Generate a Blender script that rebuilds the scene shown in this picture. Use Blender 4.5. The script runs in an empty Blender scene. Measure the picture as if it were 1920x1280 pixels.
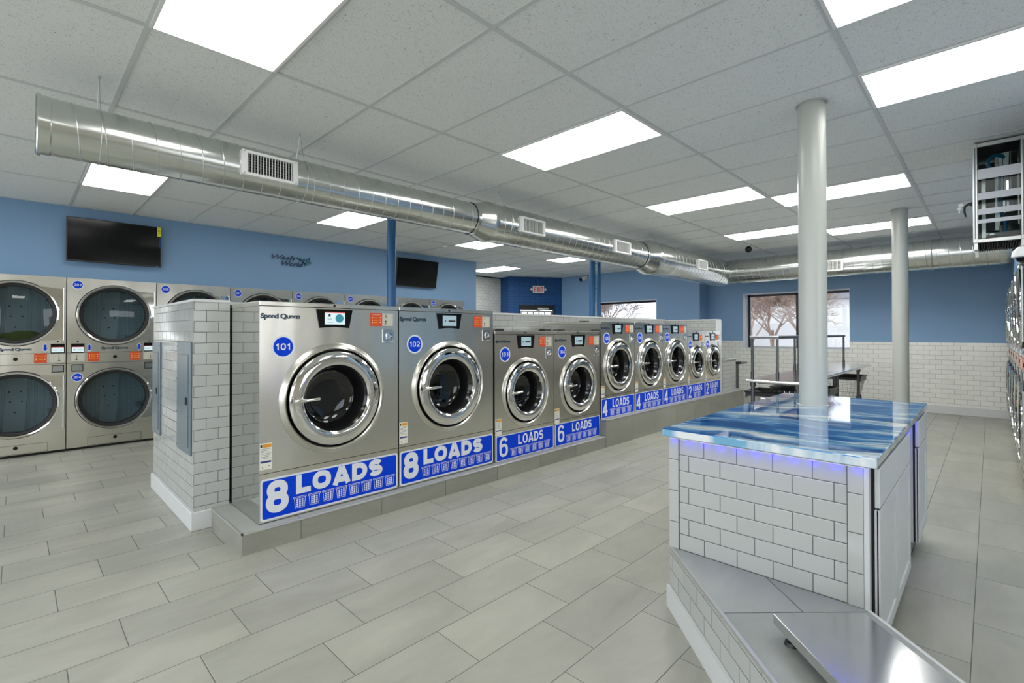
import bpy, bmesh, math, random
from mathutils import Vector, Matrix
random.seed(7)
PI = math.pi
S = bpy.context.scene
COL = S.collection

# ---------------------------------------------------------------- camera
cd = bpy.data.cameras.new('camera')
cam = bpy.data.objects.new('camera', cd)
COL.objects.link(cam)
cd.sensor_width = 36.0
cd.lens = 915.47 / 1920 * 36.0
cd.shift_y = (617.36 - 640) / 1920
cd.clip_start = 0.05
YAW, PITCH, ROLL = 0.7753, 0.0079, -0.0014
cam.location = (0, 0, 1.38)
cam.rotation_mode = 'QUATERNION'
cam.rotation_quaternion = (Matrix.Rotation(YAW, 4, 'Z') @ Matrix.Rotation(PI / 2 + PITCH, 4, 'X') @ Matrix.Rotation(ROLL, 4, 'Z')).to_quaternion()
S.camera = cam

# ---------------------------------------------------------------- world, exposure
S.view_settings.view_transform = 'Standard'
S.view_settings.look = 'None'
S.view_settings.gamma = 1.0
S.view_settings.use_curve_mapping = False
S.view_settings.exposure = 0.0
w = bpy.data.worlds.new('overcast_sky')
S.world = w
w.use_nodes = True
wt = w.node_tree
bg = wt.nodes['Background']
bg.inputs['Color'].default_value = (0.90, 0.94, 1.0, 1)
# overcast sky: pale towards the far street (+y), raised behind the camera (-y) to light the room
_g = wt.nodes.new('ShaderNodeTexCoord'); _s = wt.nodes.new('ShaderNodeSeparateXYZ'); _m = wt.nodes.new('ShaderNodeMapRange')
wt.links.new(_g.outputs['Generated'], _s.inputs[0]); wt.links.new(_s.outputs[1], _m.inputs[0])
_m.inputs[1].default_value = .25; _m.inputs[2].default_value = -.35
SKY_FAR, SKY_BEHIND = 2.5, 4.0
_m.inputs[3].default_value = SKY_FAR; _m.inputs[4].default_value = SKY_BEHIND
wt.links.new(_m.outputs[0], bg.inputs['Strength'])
LAMP = 6.9          # strength of the ceiling light panels
FLOOR_Z = 0.0
CEIL = 2.921

# ---------------------------------------------------------------- materials
MATS = {}
def srgb(r, g, b):
    f = lambda c: (c / 255) / 12.92 if c / 255 <= 0.04045 else ((c / 255 + 0.055) / 1.055) ** 2.4
    return (f(r), f(g), f(b), 1)

def mat(name, col=(.5, .5, .5, 1), rough=.5, metal=0.0, spec=.5, emit=None, estr=0.0, coat=0.0, trans=0.0):
    if name in MATS: return MATS[name]
    m = bpy.data.materials.new(name); m.use_nodes = True
    p = m.node_tree.nodes['Principled BSDF']
    p.inputs['Base Color'].default_value = col
    p.inputs['Roughness'].default_value = rough
    p.inputs['Metallic'].default_value = metal
    p.inputs['Specular IOR Level'].default_value = spec
    p.inputs['Coat Weight'].default_value = coat
    p.inputs['Coat Roughness'].default_value = .03
    p.inputs['Transmission Weight'].default_value = trans
    if emit:
        p.inputs['Emission Color'].default_value = emit
        p.inputs['Emission Strength'].default_value = estr
    MATS[name] = m
    return m

class NT:
    """small helper for node wiring"""
    def __init__(s, m): s.t = m.node_tree; s.n = s.t.nodes; s.p = s.n['Principled BSDF']
    def add(s, typ, **k):
        n = s.n.new(typ)
        for a, b in k.items(): setattr(n, a, b)
        return n
    def link(s, a, b): s.t.links.new(a, b)
    def math(s, op, a, b=None, clamp=False):
        n = s.n.new('ShaderNodeMath'); n.operation = op; n.use_clamp = clamp
        for i, v in enumerate((a, b)):
            if v is None: continue
            if isinstance(v, (int, float)): n.inputs[i].default_value = v
            else: s.link(v, n.inputs[i])
        return n.outputs[0]
    def mix(s, f, a, b):
        n = s.n.new('ShaderNodeMix'); n.data_type = 'RGBA'
        for i, v in ((0, f), (6, a), (7, b)):
            if isinstance(v, (int, float)): n.inputs[i].default_value = v
            elif isinstance(v, tuple): n.inputs[i].default_value = v
            else: s.link(v, n.inputs[i])
        return n.outputs[2]
    def noise(s, vec, scale, detail=3, rough=.5, dist=0.0):
        n = s.add('ShaderNodeTexNoise'); n.inputs['Scale'].default_value = scale
        n.inputs['Detail'].default_value = detail; n.inputs['Roughness'].default_value = rough
        n.inputs['Distortion'].default_value = dist
        if vec is not None: s.link(vec, n.inputs['Vector'])
        return n.outputs['Fac']
    def mapping(s, vec, scale=(1, 1, 1), rot=(0, 0, 0), loc=(0, 0, 0)):
        n = s.add('ShaderNodeMapping'); n.inputs['Scale'].default_value = scale
        n.inputs['Rotation'].default_value = rot; n.inputs['Location'].default_value = loc
        s.link(vec, n.inputs['Vector']); return n.outputs[0]
    def bump(s, h, strength=.2, dist=.01):
        n = s.add('ShaderNodeBump'); n.inputs['Strength'].default_value = strength
        n.inputs['Distance'].default_value = dist; s.link(h, n.inputs['Height'])
        s.link(n.outputs[0], s.p.inputs['Normal']); return n

def tile_mat(name, au, av, L, H, shift, u0, v0, grout, c1, c2, gc, rough=.12, bumps=.35, coat=0.0, mottle=0.0, rot45=False, gb=.3, cwarp=.012):
    """running-bond tiles in the plane of world axes au, av; each row moves along by `shift`"""
    if name in MATS: return MATS[name]
    m = mat(name, c1, rough, coat=coat); k = NT(m)
    pos = k.add('ShaderNodeNewGeometry').outputs['Position']
    base = pos
    if rot45: pos = k.mapping(pos, rot=(0, 0, PI / 4))
    sep = k.add('ShaderNodeSeparateXYZ'); k.link(pos, sep.inputs[0])
    U = sep.outputs['XYZ'.index(au)]; Vv = sep.outputs['XYZ'.index(av)]
    v = k.math('DIVIDE', k.math('SUBTRACT', Vv, v0), H)
    row = k.math('FLOOR', v)
    fv = k.math('SUBTRACT', v, row)
    if shift == 'half':
        sh = k.math('MULTIPLY', k.math('MODULO', k.math('ABSOLUTE', row), 2.0), .5)
    else:
        sh = k.math('MULTIPLY', row, -shift)
    u = k.math('SUBTRACT', k.math('DIVIDE', k.math('SUBTRACT', U, u0), L), sh)
    cu = k.math('FLOOR', u); fu = k.math('SUBTRACT', u, cu)
    eu = k.math('MULTIPLY', k.math('MINIMUM', fu, k.math('SUBTRACT', 1.0, fu)), L)
    ev = k.math('MULTIPLY', k.math('MINIMUM', fv, k.math('SUBTRACT', 1.0, fv)), H)
    e = k.math('MINIMUM', eu, ev)
    g = k.math('LESS_THAN', e, grout / 2)
    comb = k.add('ShaderNodeCombineXYZ'); k.link(row, comb.inputs[0]); k.link(cu, comb.inputs[1])
    wn = k.add('ShaderNodeTexWhiteNoise'); wn.noise_dimensions = '3D'; k.link(comb.outputs[0], wn.inputs['Vector'])
    tc = k.mix(wn.outputs['Value'], c1, c2)
    if mottle:
        st = k.mapping(base, scale=(1.0, .35, 1.0))
        off = k.add('ShaderNodeVectorMath', operation='ADD'); k.link(st, off.inputs[0]); k.link(wn.outputs['Color'], off.inputs[1])
        n1 = k.noise(off.outputs[0], 3.5, 6, .65, .4)
        r = k.add('ShaderNodeMapRange'); r.inputs[1].default_value = .3; r.inputs[2].default_value = .7
        r.inputs[3].default_value = 1 - mottle; r.inputs[4].default_value = 1 + mottle * .6; k.link(n1, r.inputs[0])
        hm = k.add('ShaderNodeVectorMath', operation='SCALE'); k.link(tc, hm.inputs[0]); k.link(r.outputs[0], hm.inputs['Scale'])
        tc = hm.outputs[0]
    c = k.mix(g, tc, gc)
    k.link(c, k.p.inputs['Base Color'])
    k.link(k.math('ADD', k.math('MULTIPLY', g, .5), rough), k.p.inputs['Roughness'])
    mr = k.add('ShaderNodeMapRange'); mr.inputs[1].default_value = grout * .35; mr.inputs[2].default_value = grout * .5 + .0035
    k.link(e, mr.inputs[0])
    wv = k.noise(base, 9.0, 1)
    h = k.math('ADD', mr.outputs[0], k.math('MULTIPLY', k.math('ADD', wv, wn.outputs['Value']), gb))
    k.bump(h, bumps, .0015)
    return m

def steel(name, col, rough, warp=.25, streak=True, axis=2, metal=1.0, wscale=2.2, aniso=0.0):
    if name in MATS: return MATS[name]
    m = mat(name, col, rough, metal); k = NT(m)
    tc = k.add('ShaderNodeTexCoord').outputs['Object']
    if aniso: k.p.inputs['Anisotropic'].default_value = aniso
    if warp:
        n = k.noise(k.mapping(tc, scale=(1, 1.6, .55)) if streak else tc, wscale, 1.5, .4)
        k.bump(n, warp, .02)
    if streak == 'grain':
        sc = [220, 220, 220]; sc[axis] = 3
        f = k.noise(k.mapping(tc, scale=tuple(sc)), 1.0, 2)
        r = k.add('ShaderNodeMapRange'); r.inputs[1].default_value = .2; r.inputs[2].default_value = .8
        r.inputs[3].default_value = rough * .93; r.inputs[4].default_value = rough * 1.08
        k.link(f, r.inputs[0]); k.link(r.outputs[0], k.p.inputs['Roughness'])
    return m

STEEL = steel('brushed_stainless', (.72, .70, .63, 1), .24, .4, wscale=2.4)
STEEL_SIDE = steel('stainless_side', (.62, .62, .60, 1), .08, .05)
CHROME = steel('polished_steel', (.80, .79, .76, 1), .05, .12, False, wscale=5)
BEZEL = steel('spun_steel_bezel', (.66, .645, .59, 1), .25, 0, False)
DUCT = steel('galvanised_duct', (.66, .68, .66, 1), .2, .2, False, wscale=3)
SEAM = steel('duct_seam', (.6, .62, .6, 1), .3, 0, False)
TABLE = steel('table_steel', (.62, .63, .64, 1), .18, .1)
PIPE = steel('dull_pipe', (.13, .135, .14, 1), .38, 0, False)
ALU = mat('aluminium_profile', (.62, .63, .60, 1), .35, .8)
BLACK = mat('black_plastic', (.012, .013, .014, 1), .35)
RUBBER = mat('black_rubber', (.010, .010, .011, 1), .45)
BLACKG = mat('black_gloss', (.005, .006, .006, 1), .12, spec=.22)
DARKWELL = mat('dark_well', (.008, .008, .009, 1), .14)
GAP = mat('shadow_gap', (.006, .006, .006, 1), .8)
WHITE = mat('white_paint', (.76, .77, .76, 1), .4)
TRIMW = mat('white_trim', (.62, .64, .64, 1), .35)
CABW = mat('cabinet_white', (.58, .60, .61, 1), .3)
PANELG = mat('panel_grey', srgb(112, 126, 134), .28, .2)
DECAL_BLUE = mat('decal_blue', srgb(0, 62, 208), .5, spec=.15)
DECAL_WHITE = mat('decal_white', srgb(222, 226, 232), .4)
ORANGE = mat('sticker_orange', srgb(214, 74, 16), .45)
LABELW = mat('label_white', srgb(228, 226, 214), .45)
KEYPAD = mat('keypad_cream', srgb(200, 198, 182), .4)
INK = mat('ink_black', (.02, .02, .02, 1), .5)
LABELY = mat('label_yellow', srgb(225, 150, 20), .45)
LABELB = mat('label_blue', srgb(10, 50, 120), .45)
TVYELLOW = mat('energy_label_yellow', srgb(228, 224, 20), .5)
REDT = mat('exit_red', srgb(214, 40, 40), .5)
RED = mat('screen_red', srgb(200, 40, 40), .4, emit=srgb(200, 40, 40), estr=.4)
TEAL = mat('screen_teal', srgb(50, 130, 150), .4, emit=srgb(50, 130, 150), estr=.35)
SCREEN = mat('lit_screen', srgb(205, 222, 228), .2, emit=srgb(205, 222, 228), estr=.45)
SCREEN2 = mat('lit_lcd', srgb(150, 175, 185), .2, emit=srgb(150, 175, 185), estr=.35)
LOGO = mat('logo_grey_blue', srgb(58, 86, 110), .35, .3)
LOGOE = mat('logo_edge', srgb(28, 34, 42), .4)
LOCKM = mat('lock_cylinder', (.01, .01, .01, 1), .3, .5)
COIN = steel('coin_slot_steel', (.5, .53, .55, 1), .22, 0, False)
REVEAL = mat('reveal_white', (.70, .73, .80, 1), .5)
FRAMEB = mat('window_frame_black', (.015, .015, .017, 1), .35)
BLUECOL = mat('column_blue', srgb(22, 88, 138), .28)
PILLAR = mat('pillar_white', srgb(182, 186, 180), .3)
HOSE = mat('blue_hose', srgb(10, 92, 128), .25)
KEYW = mat('key_tag', srgb(228, 230, 215), .4)
LEDB = mat('blue_led', (.02, .02, .5, 1), .3, emit=(.004, .0022, 1.0, 1), estr=110)
LAMPM = mat('light_diffuser', (1, 1, 1, 1), .5, emit=(1.0, .985, .955, 1), estr=LAMP)
LAMPF = mat('light_diffuser_far', (1, 1, 1, 1), .5, emit=(1.0, .985, .955, 1), estr=LAMP * 2.1)
SIGNB = mat('sign_navy', srgb(12, 44, 88), .3, .2)
SIGNL = mat('sign_pale_edge', srgb(120, 165, 190), .35)
SIGNG = mat('sign_teal', srgb(60, 120, 135), .35)
GRASS = mat('outdoor_ground', srgb(190, 188, 182), .9)
BARK_HAZE = mat('hazy_bark', srgb(160, 138, 124), .9)  # lightened so the outdoor haze sits in the bark colour
HOUSE = mat('outdoor_siding', srgb(205, 205, 205), .8)
ROOFM = mat('outdoor_roof', srgb(140, 140, 145), .8)
TOWEL = mat('lime_towel', srgb(128, 140, 40), .9)
MORTARD = srgb(72, 74, 76)

def _clear(name, tint, gloss_rough, base_t):
    m = bpy.data.materials.new(name); m.use_nodes = True
    t = m.node_tree; t.nodes.clear()
    o = t.nodes.new('ShaderNodeOutputMaterial'); mx = t.nodes.new('ShaderNodeMixShader')
    tr = t.nodes.new('ShaderNodeBsdfTransparent'); gl = t.nodes.new('ShaderNodeBsdfGlossy')
    lw = t.nodes.new('ShaderNodeFresnel'); lw.inputs['IOR'].default_value = base_t
    tr.inputs['Color'].default_value = tint; gl.inputs['Roughness'].default_value = gloss_rough
    t.links.new(lw.outputs[0], mx.inputs[0]); t.links.new(tr.outputs[0], mx.inputs[1]); t.links.new(gl.outputs[0], mx.inputs[2])
    t.links.new(mx.outputs[0], o.inputs[0]); MATS[name] = m
    return m
GLASS_DOOR = _clear('smoked_door_glass', (.16, .18, .19, 1), .02, 1.7)
GLASS_DRY = _clear('dryer_door_glass', (.58, .72, .78, 1), .015, 1.6)
GLASS_WIN = _clear('window_glass', (.80, .81, .83, 1), .01, 1.4)
ACRYLIC = _clear('clear_acrylic', (.80, .84, .84, 1), .02, 1.18)

def drum_mat(name, col, hole, n=70, metal=.8, rough=.3):
    if name in MATS: return MATS[name]
    m = mat(name, col, rough, metal); k = NT(m)
    tc = k.add('ShaderNodeTexCoord').outputs['Object']
    v = k.add('ShaderNodeTexVoronoi'); v.inputs['Scale'].default_value = n; v.inputs['Randomness'].default_value = .15
    k.link(tc, v.inputs['Vector'])
    g = k.math('LESS_THAN', v.outputs['Distance'], .28)
    k.link(k.mix(g, col, hole), k.p.inputs['Base Color'])
    return m
DRUM = drum_mat('perforated_drum', (.30, .31, .31, 1), (.01, .01, .01, 1), 45)
DRYDRUM = drum_mat('dryer_drum', (.55, .60, .62, 1), (.12, .14, .15, 1), 75, .3, .45)

# ceiling tile
def ceil_mat():
    m = mat('acoustic_tile', (.80, .82, .81, 1), .85); k = NT(m)
    pos = k.add('ShaderNodeNewGeometry').outputs['Position']
    n1 = k.noise(pos, 105, 3, .62, 1.2)
    n2 = k.noise(k.mapping(pos, scale=(1, .45, 1), rot=(0, 0, .5)), 150, 2, .6, 2.0)
    a = k.math('GREATER_THAN', n1, .655); b = k.math('GREATER_THAN', n2, .66)
    s = k.math('MAXIMUM', a, b)
    k.link(k.mix(s, (.80, .82, .81, 1), (.28, .28, .27, 1)), k.p.inputs['Base Color'])
    h = k.math('ADD', k.math('MULTIPLY', s, -1.0), k.math('MULTIPLY', k.noise(pos, 140, 2), .5))
    k.bump(h, .35, .002)
    return m
CEILM = ceil_mat()
GRIDM = mat('ceiling_grid', (.59, .61, .61, 1), .5)

def paint(name, col, bump=.08, sc=160):
    m = mat(name, col, .55); k = NT(m)
    pos = k.add('ShaderNodeNewGeometry').outputs['Position']
    n = k.noise(pos, 1.3, 3)
    k.link(k.mix(n, col, tuple(c * .92 for c in col[:3]) + (1,)), k.p.inputs['Base Color'])
    k.bump(k.noise(pos, sc, 2), bump, .001)
    return m
BLUEW = paint('wall_blue', srgb(130, 166, 202))
SIDEW = paint('wall_cream', srgb(184, 178, 162))  # unseen side wall, cream picked so the steel fronts reflect warm

FLOOR = tile_mat('floor_tile', 'Y', 'X', .6105, .2955, .204 / .6105, 1.785, -1.544, .0036,
                 srgb(168, 168, 156), srgb(158, 159, 148), srgb(92, 94, 88), .34, .4, mottle=.2)
FLOOR_SIDE = tile_mat('plinth_tile', 'Y', 'Z', .6105, .5, 0.0, 1.36, -.01, .004,
                      srgb(150, 150, 140), srgb(138, 138, 128), srgb(88, 88, 84), .4, .3, mottle=.18)
PLINTH_TOP = tile_mat('plinth_top_tile', 'Y', 'X', .6105, 5, 0.0, 1.36, -6, .004,
                      srgb(165, 168, 163), srgb(158, 160, 155), srgb(90, 92, 90), .34, .3, mottle=.12)
STEP_TOP = tile_mat('platform_top_tile', 'Y', 'X', .90, .6105, 'half', .693, -1.882, .004,
                    srgb(160, 164, 160), srgb(152, 156, 152), srgb(70, 72, 72), .3, .3, mottle=.16, rot45=True)
TW1, TW2 = srgb(180, 183, 180), srgb(174, 177, 174)
SUB_X = tile_mat('subway_facing_x', 'Y', 'Z', .1525, .0768, 'half', .886, .008, .0032, TW1, TW2, MORTARD, .10, .5)
SUB_Y = tile_mat('subway_facing_y', 'X', 'Z', .1525, .0785, 'half', -.916, -.0915, .0032, TW1, TW2, MORTARD, .10, .5)
SUB_FAR = tile_mat('subway_far', 'X', 'Z', .158, .0815, 'half', -1.547, .0175, .004, srgb(236, 236, 228), srgb(229, 229, 222), srgb(150, 150, 145), .15, .5)
SUB_V = tile_mat('subway_vertical', 'Z', 'X', .1555, .6, 0.0, .745, -3, .0032, TW1, TW2, MORTARD, .10, .4)
SUB_LEFT = tile_mat('subway_left', 'Y', 'Z', .158, .0815, 'half', .2, .002, .004, srgb(214, 214, 208), srgb(206, 206, 200), srgb(140, 140, 136), .15, .5)
SUB_45 = tile_mat('subway_step', 'X', 'Z', .155, .0785, 'half', -2.434, .035, .0030, TW1, TW2, MORTARD, .10, .5, rot45=True)
BRICKB = tile_mat('blue_painted_brick', 'X', 'Z', .16, .0768, 'half', .05, .0, .006, srgb(14, 78, 138), srgb(10, 72, 130), srgb(8, 62, 116), .4, .8)

def resin():
    m = mat('blue_resin', (.1, .3, .6, 1), .04, coat=1.0); k = NT(m)
    pos = k.add('ShaderNodeNewGeometry').outputs['Position']
    mp = k.mapping(pos, rot=(0, 0, math.radians(-14)))
    ws = k.noise(mp, 1.6, 2, .5)
    wv = k.add('ShaderNodeVectorMath', operation='MULTIPLY_ADD')
    cmb = k.add('ShaderNodeCombineXYZ'); k.link(ws, cmb.inputs[1]); 
    k.link(cmb.outputs[0], wv.inputs[0]); wv.inputs[1].default_value = (0, .55, 0); k.link(mp, wv.inputs[2])
    st = k.mapping(wv.outputs[0], scale=(1.3, 6.5, 1))
    n = k.noise(st, 1.25, 7, .60, .8)
    n2 = k.noise(k.mapping(wv.outputs[0], scale=(2.2, 22, 1)), 1.6, 4, .6, .5)
    n = k.math('ADD', n, k.math('MULTIPLY', k.math('SUBTRACT', n2, .5), .45))
    r = k.add('ShaderNodeValToRGB'); k.link(n, r.inputs[0])
    e = r.color_ramp.elements
    e[0].position = .34; e[0].color = srgb(2, 66, 138)
    e[1].position = .645; e[1].color = srgb(234, 240, 242)
    for p, c in ((.42, srgb(10, 94, 174)), (.48, srgb(36, 122, 198)), (.525, srgb(110, 172, 216)), (.58, srgb(192, 218, 232))):
        x = r.color_ramp.elements.new(p); x.color = c
    k.link(r.outputs[0], k.p.inputs['Base Color'])
    return m
RESIN = resin()
def resin_edge():
    m = mat('resin_edge', (.8, .85, .9, 1), .08, coat=.8); k = NT(m)
    pos = k.add('ShaderNodeNewGeometry').outputs['Position']
    n = k.noise(k.mapping(pos, scale=(1, 1, .25)), 5, 4, .6)
    r = k.add('ShaderNodeValToRGB'); k.link(n, r.inputs[0]); e = r.color_ramp.elements
    e[0].position = .38; e[0].color = srgb(110, 170, 205); e[1].position = .56; e[1].color = srgb(226, 232, 234)
    k.link(r.outputs[0], k.p.inputs['Base Color']); return m
RESIN_E = resin_edge()

# ---------------------------------------------------------------- mesh builder
TEXTS = {}
def text_mesh(s, offset, shear, spacing):
    key = (s, offset, shear, spacing)
    if key not in TEXTS:
        cu = bpy.data.curves.new('lettering', 'FONT'); cu.body = s; cu.size = 1; cu.offset = offset
        cu.shear = shear; cu.space_character = spacing; cu.resolution_u = 5
        ob = bpy.data.objects.new('lettering', cu)
        me = bpy.data.meshes.new_from_object(ob)
        bpy.data.objects.remove(ob); bpy.data.curves.remove(cu)
        vs = [tuple(v.co[:2]) for v in me.vertices]; fs = [tuple(p.vertices) for p in me.polygons]
        bpy.data.meshes.remove(me)
        x0 = min(v[0] for v in vs); x1 = max(v[0] for v in vs); y0 = min(v[1] for v in vs); y1 = max(v[1] for v in vs)
        TEXTS[key] = ([((x - x0) / (x1 - x0), (y - y0) / (y1 - y0)) for x, y in vs], fs)
    return TEXTS[key]

def _arc(cx, cy, rx, ry, a0, a1, n=14):
    return [(cx + rx * math.cos(math.radians(a0 + (a1 - a0) * k / n)), cy + ry * math.sin(math.radians(a0 + (a1 - a0) * k / n))) for k in range(n + 1)]
def glyph(ch, w, h, t):
    """centre lines (points, closed) of a plain grotesque letter in a w x h box, stroke t"""
    e = t / 2; L, R, Bo, T = e, w - e, e, h - e; cx = w / 2; rx = (R - L) / 2; ht = T - Bo
    def oval(x0, x1, y0, y1, k=.55):
        a, c = (x1 - x0) / 2, (y1 - y0) / 2; return [((x0 + x1) / 2 + a * math.copysign(abs(math.cos(q)) ** k * 1, math.cos(q)), (y0 + y1) / 2 + c * math.copysign(abs(math.sin(q)) ** k, math.sin(q))) for q in [2 * PI * i / 32 for i in range(32)]]
    if ch == '0': return [(oval(L, R, Bo, T, .8), 1)]
    if ch == 'O': return [(oval(L, R, Bo, T, .86), 1)]
    if ch == '1': return [([(w * .62, 0), (w * .62, h)], 0), ([(w * .62, h - e * 1.3), (w * .18, h * .70)], 0)]
    if ch == '2': return [(_arc(cx, T - rx * .95, rx, rx * .95, 172, -28) + [(L + t * .15, Bo + t * .15)], 0), ([(0, e), (w, e)], 0)]
    if ch == '3': return [(_arc(cx, T - ht * .25, rx * .92, ht * .25, 135, -80) + _arc(cx, Bo + ht * .27, rx, ht * .27, 80, -135), 0)]
    if ch == '4': return [([(w * .70, 0), (w * .70, h)], 0), ([(w * .70, h - e), (L * .9, h * .30), (L * .9, h * .30)], 0), ([(0, h * .29), (w, h * .29)], 0)]
    if ch == '5': return [([(w * .92, T), (L + t * .35, T), (L + t * .1, h * .48)], 0), (_arc(cx, Bo + ht * .30, rx, ht * .30, 150, -160), 0)]
    if ch == '6': return [(oval(L, R, Bo, Bo + ht * .60, .85), 1), (_arc(cx, T - ht * .32, rx, ht * .32, 25, 180) + [(L, Bo + ht * .3)], 0)]
    if ch == '9': return [(oval(L, R, T - ht * .60, T, .85), 1), (_arc(cx, Bo + ht * .32, rx, ht * .32, 205, 360) + [(R, T - ht * .3)], 0)]
    if ch == '7': return [([(0, T), (R, T), (w * .38, 0)], 0)]
    if ch == '8': return [(oval(L + t * .12, R - t * .12, Bo + ht * .52, T, .9), 1), (oval(L, R, Bo, Bo + ht * .54, .9), 1)]
    if ch == 'L': return [([(L, h), (L, 0)], 0), ([(0, Bo), (w, Bo)], 0)]
    if ch == 'A': return [([(e * .9, 0), (cx - e * .1, h)], 0), ([(w - e * .9, 0), (cx + e * .1, h)], 0), ([(w * .24, h * .27), (w * .76, h * .27)], 0), ([(cx, h * .72), (cx, h)], 0)]
    if ch == 'D': return [([(L, h), (L, 0)], 0), ([(L, T), (w * .45, T)] + _arc(w * .45, h / 2, R - w * .45, ht / 2, 88, -88) + [(w * .45, Bo), (L, Bo)], 0)]
    if ch == 'S': return [(_arc(cx, T - ht * .26, rx * .96, ht * .262, 22, 238, 16) + _arc(cx, Bo + ht * .268, rx, ht * .268, 58, -158, 16), 0)]
    if ch == 'E': return [([(L, h), (L, 0)], 0), ([(0, T), (w, T)], 0), ([(0, Bo), (w, Bo)], 0), ([(0, h * .52), (w * .9, h * .52)], 0)]
    if ch == 'X': return [([(e, 0), (w - e, h)], 0), ([(e, h), (w - e, 0)], 0)]
    if ch == 'I': return [([(w / 2, 0), (w / 2, h)], 0)]
    if ch == 'T': return [([(w / 2, 0), (w / 2, h)], 0), ([(0, T), (w, T)], 0)]
    return []

class B:
    def __init__(s): s.bm = bmesh.new(); s.mats = []
    def mi(s, m):
        if m not in s.mats: s.mats.append(m)
        return s.mats.index(m)
    def face(s, pts, m):
        f = s.bm.faces.new([s.bm.verts.new(p) for p in pts]); f.material_index = s.mi(m); return f
    def box(s, x0, x1, y0, y1, z0, z1, m, bev=0.0, skip=()):
        i = s.mi(m)
        v = [s.bm.verts.new(p) for p in ((x0, y0, z0), (x1, y0, z0), (x1, y1, z0), (x0, y1, z0), (x0, y0, z1), (x1, y0, z1), (x1, y1, z1), (x0, y1, z1))]
        fs = {'-z': (3, 2, 1, 0), '+z': (4, 5, 6, 7), '-y': (0, 1, 5, 4), '+x': (1, 2, 6, 5), '+y': (2, 3, 7, 6), '-x': (3, 0, 4, 7)}
        out = []
        for k, q in fs.items():
            if k in skip: continue
            f = s.bm.faces.new([v[a] for a in q]); f.material_index = i; out.append(f)
        if bev:
            ed = set(e for f in out for e in f.edges if len(e.link_faces) == 2)
            bmesh.ops.bevel(s.bm, geom=list(ed), offset=bev, segments=1, affect='EDGES', profile=.5)
        return out
    def prism(s, pts, m, depth, m2=None):
        """pts: planar loop of 3D points, extruded by vector depth"""
        d = Vector(depth); a = [s.bm.verts.new(p) for p in pts]; b = [s.bm.verts.new(Vector(p) + d) for p in pts]
        i = s.mi(m); j = s.mi(m2) if m2 else i
        f1 = s.bm.faces.new(list(reversed(a))); f2 = s.bm.faces.new(b); f1.material_index = j; f2.material_index = i
        n = len(a)
        for k in range(n):
            f = s.bm.faces.new((a[k], a[(k + 1) % n], b[(k + 1) % n], b[k])); f.material_index = j
        bmesh.ops.recalc_face_normals(s.bm, faces=list({f for v in a + b for f in v.link_faces}))
    def lathe(s, o, prof, m, n=64, axis='x', a0=0, a1=2 * PI):
        """prof: list of (radius, height along axis)"""
        i = s.mi(m); rings = []
        full = abs(a1 - a0 - 2 * PI) < 1e-6
        cnt = n if full else n + 1
        for r, h in prof:
            ring = []
            for k in range(cnt):
                a = a0 + (a1 - a0) * k / n; c, t = r * math.cos(a), r * math.sin(a)
                p = {'x': (h, c, t), 'y': (t, h, c), 'z': (c, t, h)}[axis]
                ring.append(s.bm.verts.new((o[0] + p[0], o[1] + p[1], o[2] + p[2])) if r > 1e-6 or k == 0 else ring[0])
            rings.append(ring)
        for q in range(len(rings) - 1):
            A, Bb = rings[q], rings[q + 1]
            for k in range(n):
                k2 = (k + 1) % cnt
                vs = [A[k], A[k2], Bb[k2], Bb[k]]
                u = []
                for v in vs:
                    if v not in u: u.append(v)
                if len(u) > 2:
                    f = s.bm.faces.new(u); f.material_index = i
    def cyl(s, p0, p1, r, m, n=20, r2=None, caps=True):
        p0, p1 = Vector(p0), Vector(p1); d = (p1 - p0).normalized()
        u = d.orthogonal().normalized(); v = d.cross(u); i = s.mi(m); r2 = r if r2 is None else r2
        A = [s.bm.verts.new(p0 + (u * math.cos(2 * PI * k / n) + v * math.sin(2 * PI * k / n)) * r) for k in range(n)]
        C = [s.bm.verts.new(p1 + (u * math.cos(2 * PI * k / n) + v * math.sin(2 * PI * k / n)) * r2) for k in range(n)]
        for k in range(n):
            f = s.bm.faces.new((A[k], A[(k + 1) % n], C[(k + 1) % n], C[k])); f.material_index = i
        if caps:
            f = s.bm.faces.new(list(reversed(A))); f.material_index = i
            f = s.bm.faces.new(C); f.material_index = i
    def tube(s, pts, r, m, n=8, closed=False):
        pts = [Vector(p) for p in pts]; i = s.mi(m); rings = []; N = len(pts); u = None
        rr = r if isinstance(r, (list, tuple)) else [r] * N
        for k in range(N):
            a = pts[k - 1] if (k > 0 or closed) else pts[k]; b = pts[(k + 1) % N] if (k < N - 1 or closed) else pts[k]
            d = (b - a).normalized()
            if u is None: u = d.orthogonal().normalized()
            u = (u - d * u.dot(d)); u = u.normalized() if u.length > 1e-6 else d.orthogonal().normalized()
            v = d.cross(u)
            rings.append([s.bm.verts.new(pts[k] + (u * math.cos(2 * PI * q / n) + v * math.sin(2 * PI * q / n)) * rr[k]) for q in range(n)])
        for k in range(N if closed else N - 1):
            A, C = rings[k], rings[(k + 1) % N]
            for q in range(n):
                f = s.bm.faces.new((A[q], A[(q + 1) % n], C[(q + 1) % n], C[q])); f.material_index = i
        if not closed:
            for ring in (rings[0], rings[-1]):
                f = s.bm.faces.new(ring); f.material_index = i
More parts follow.
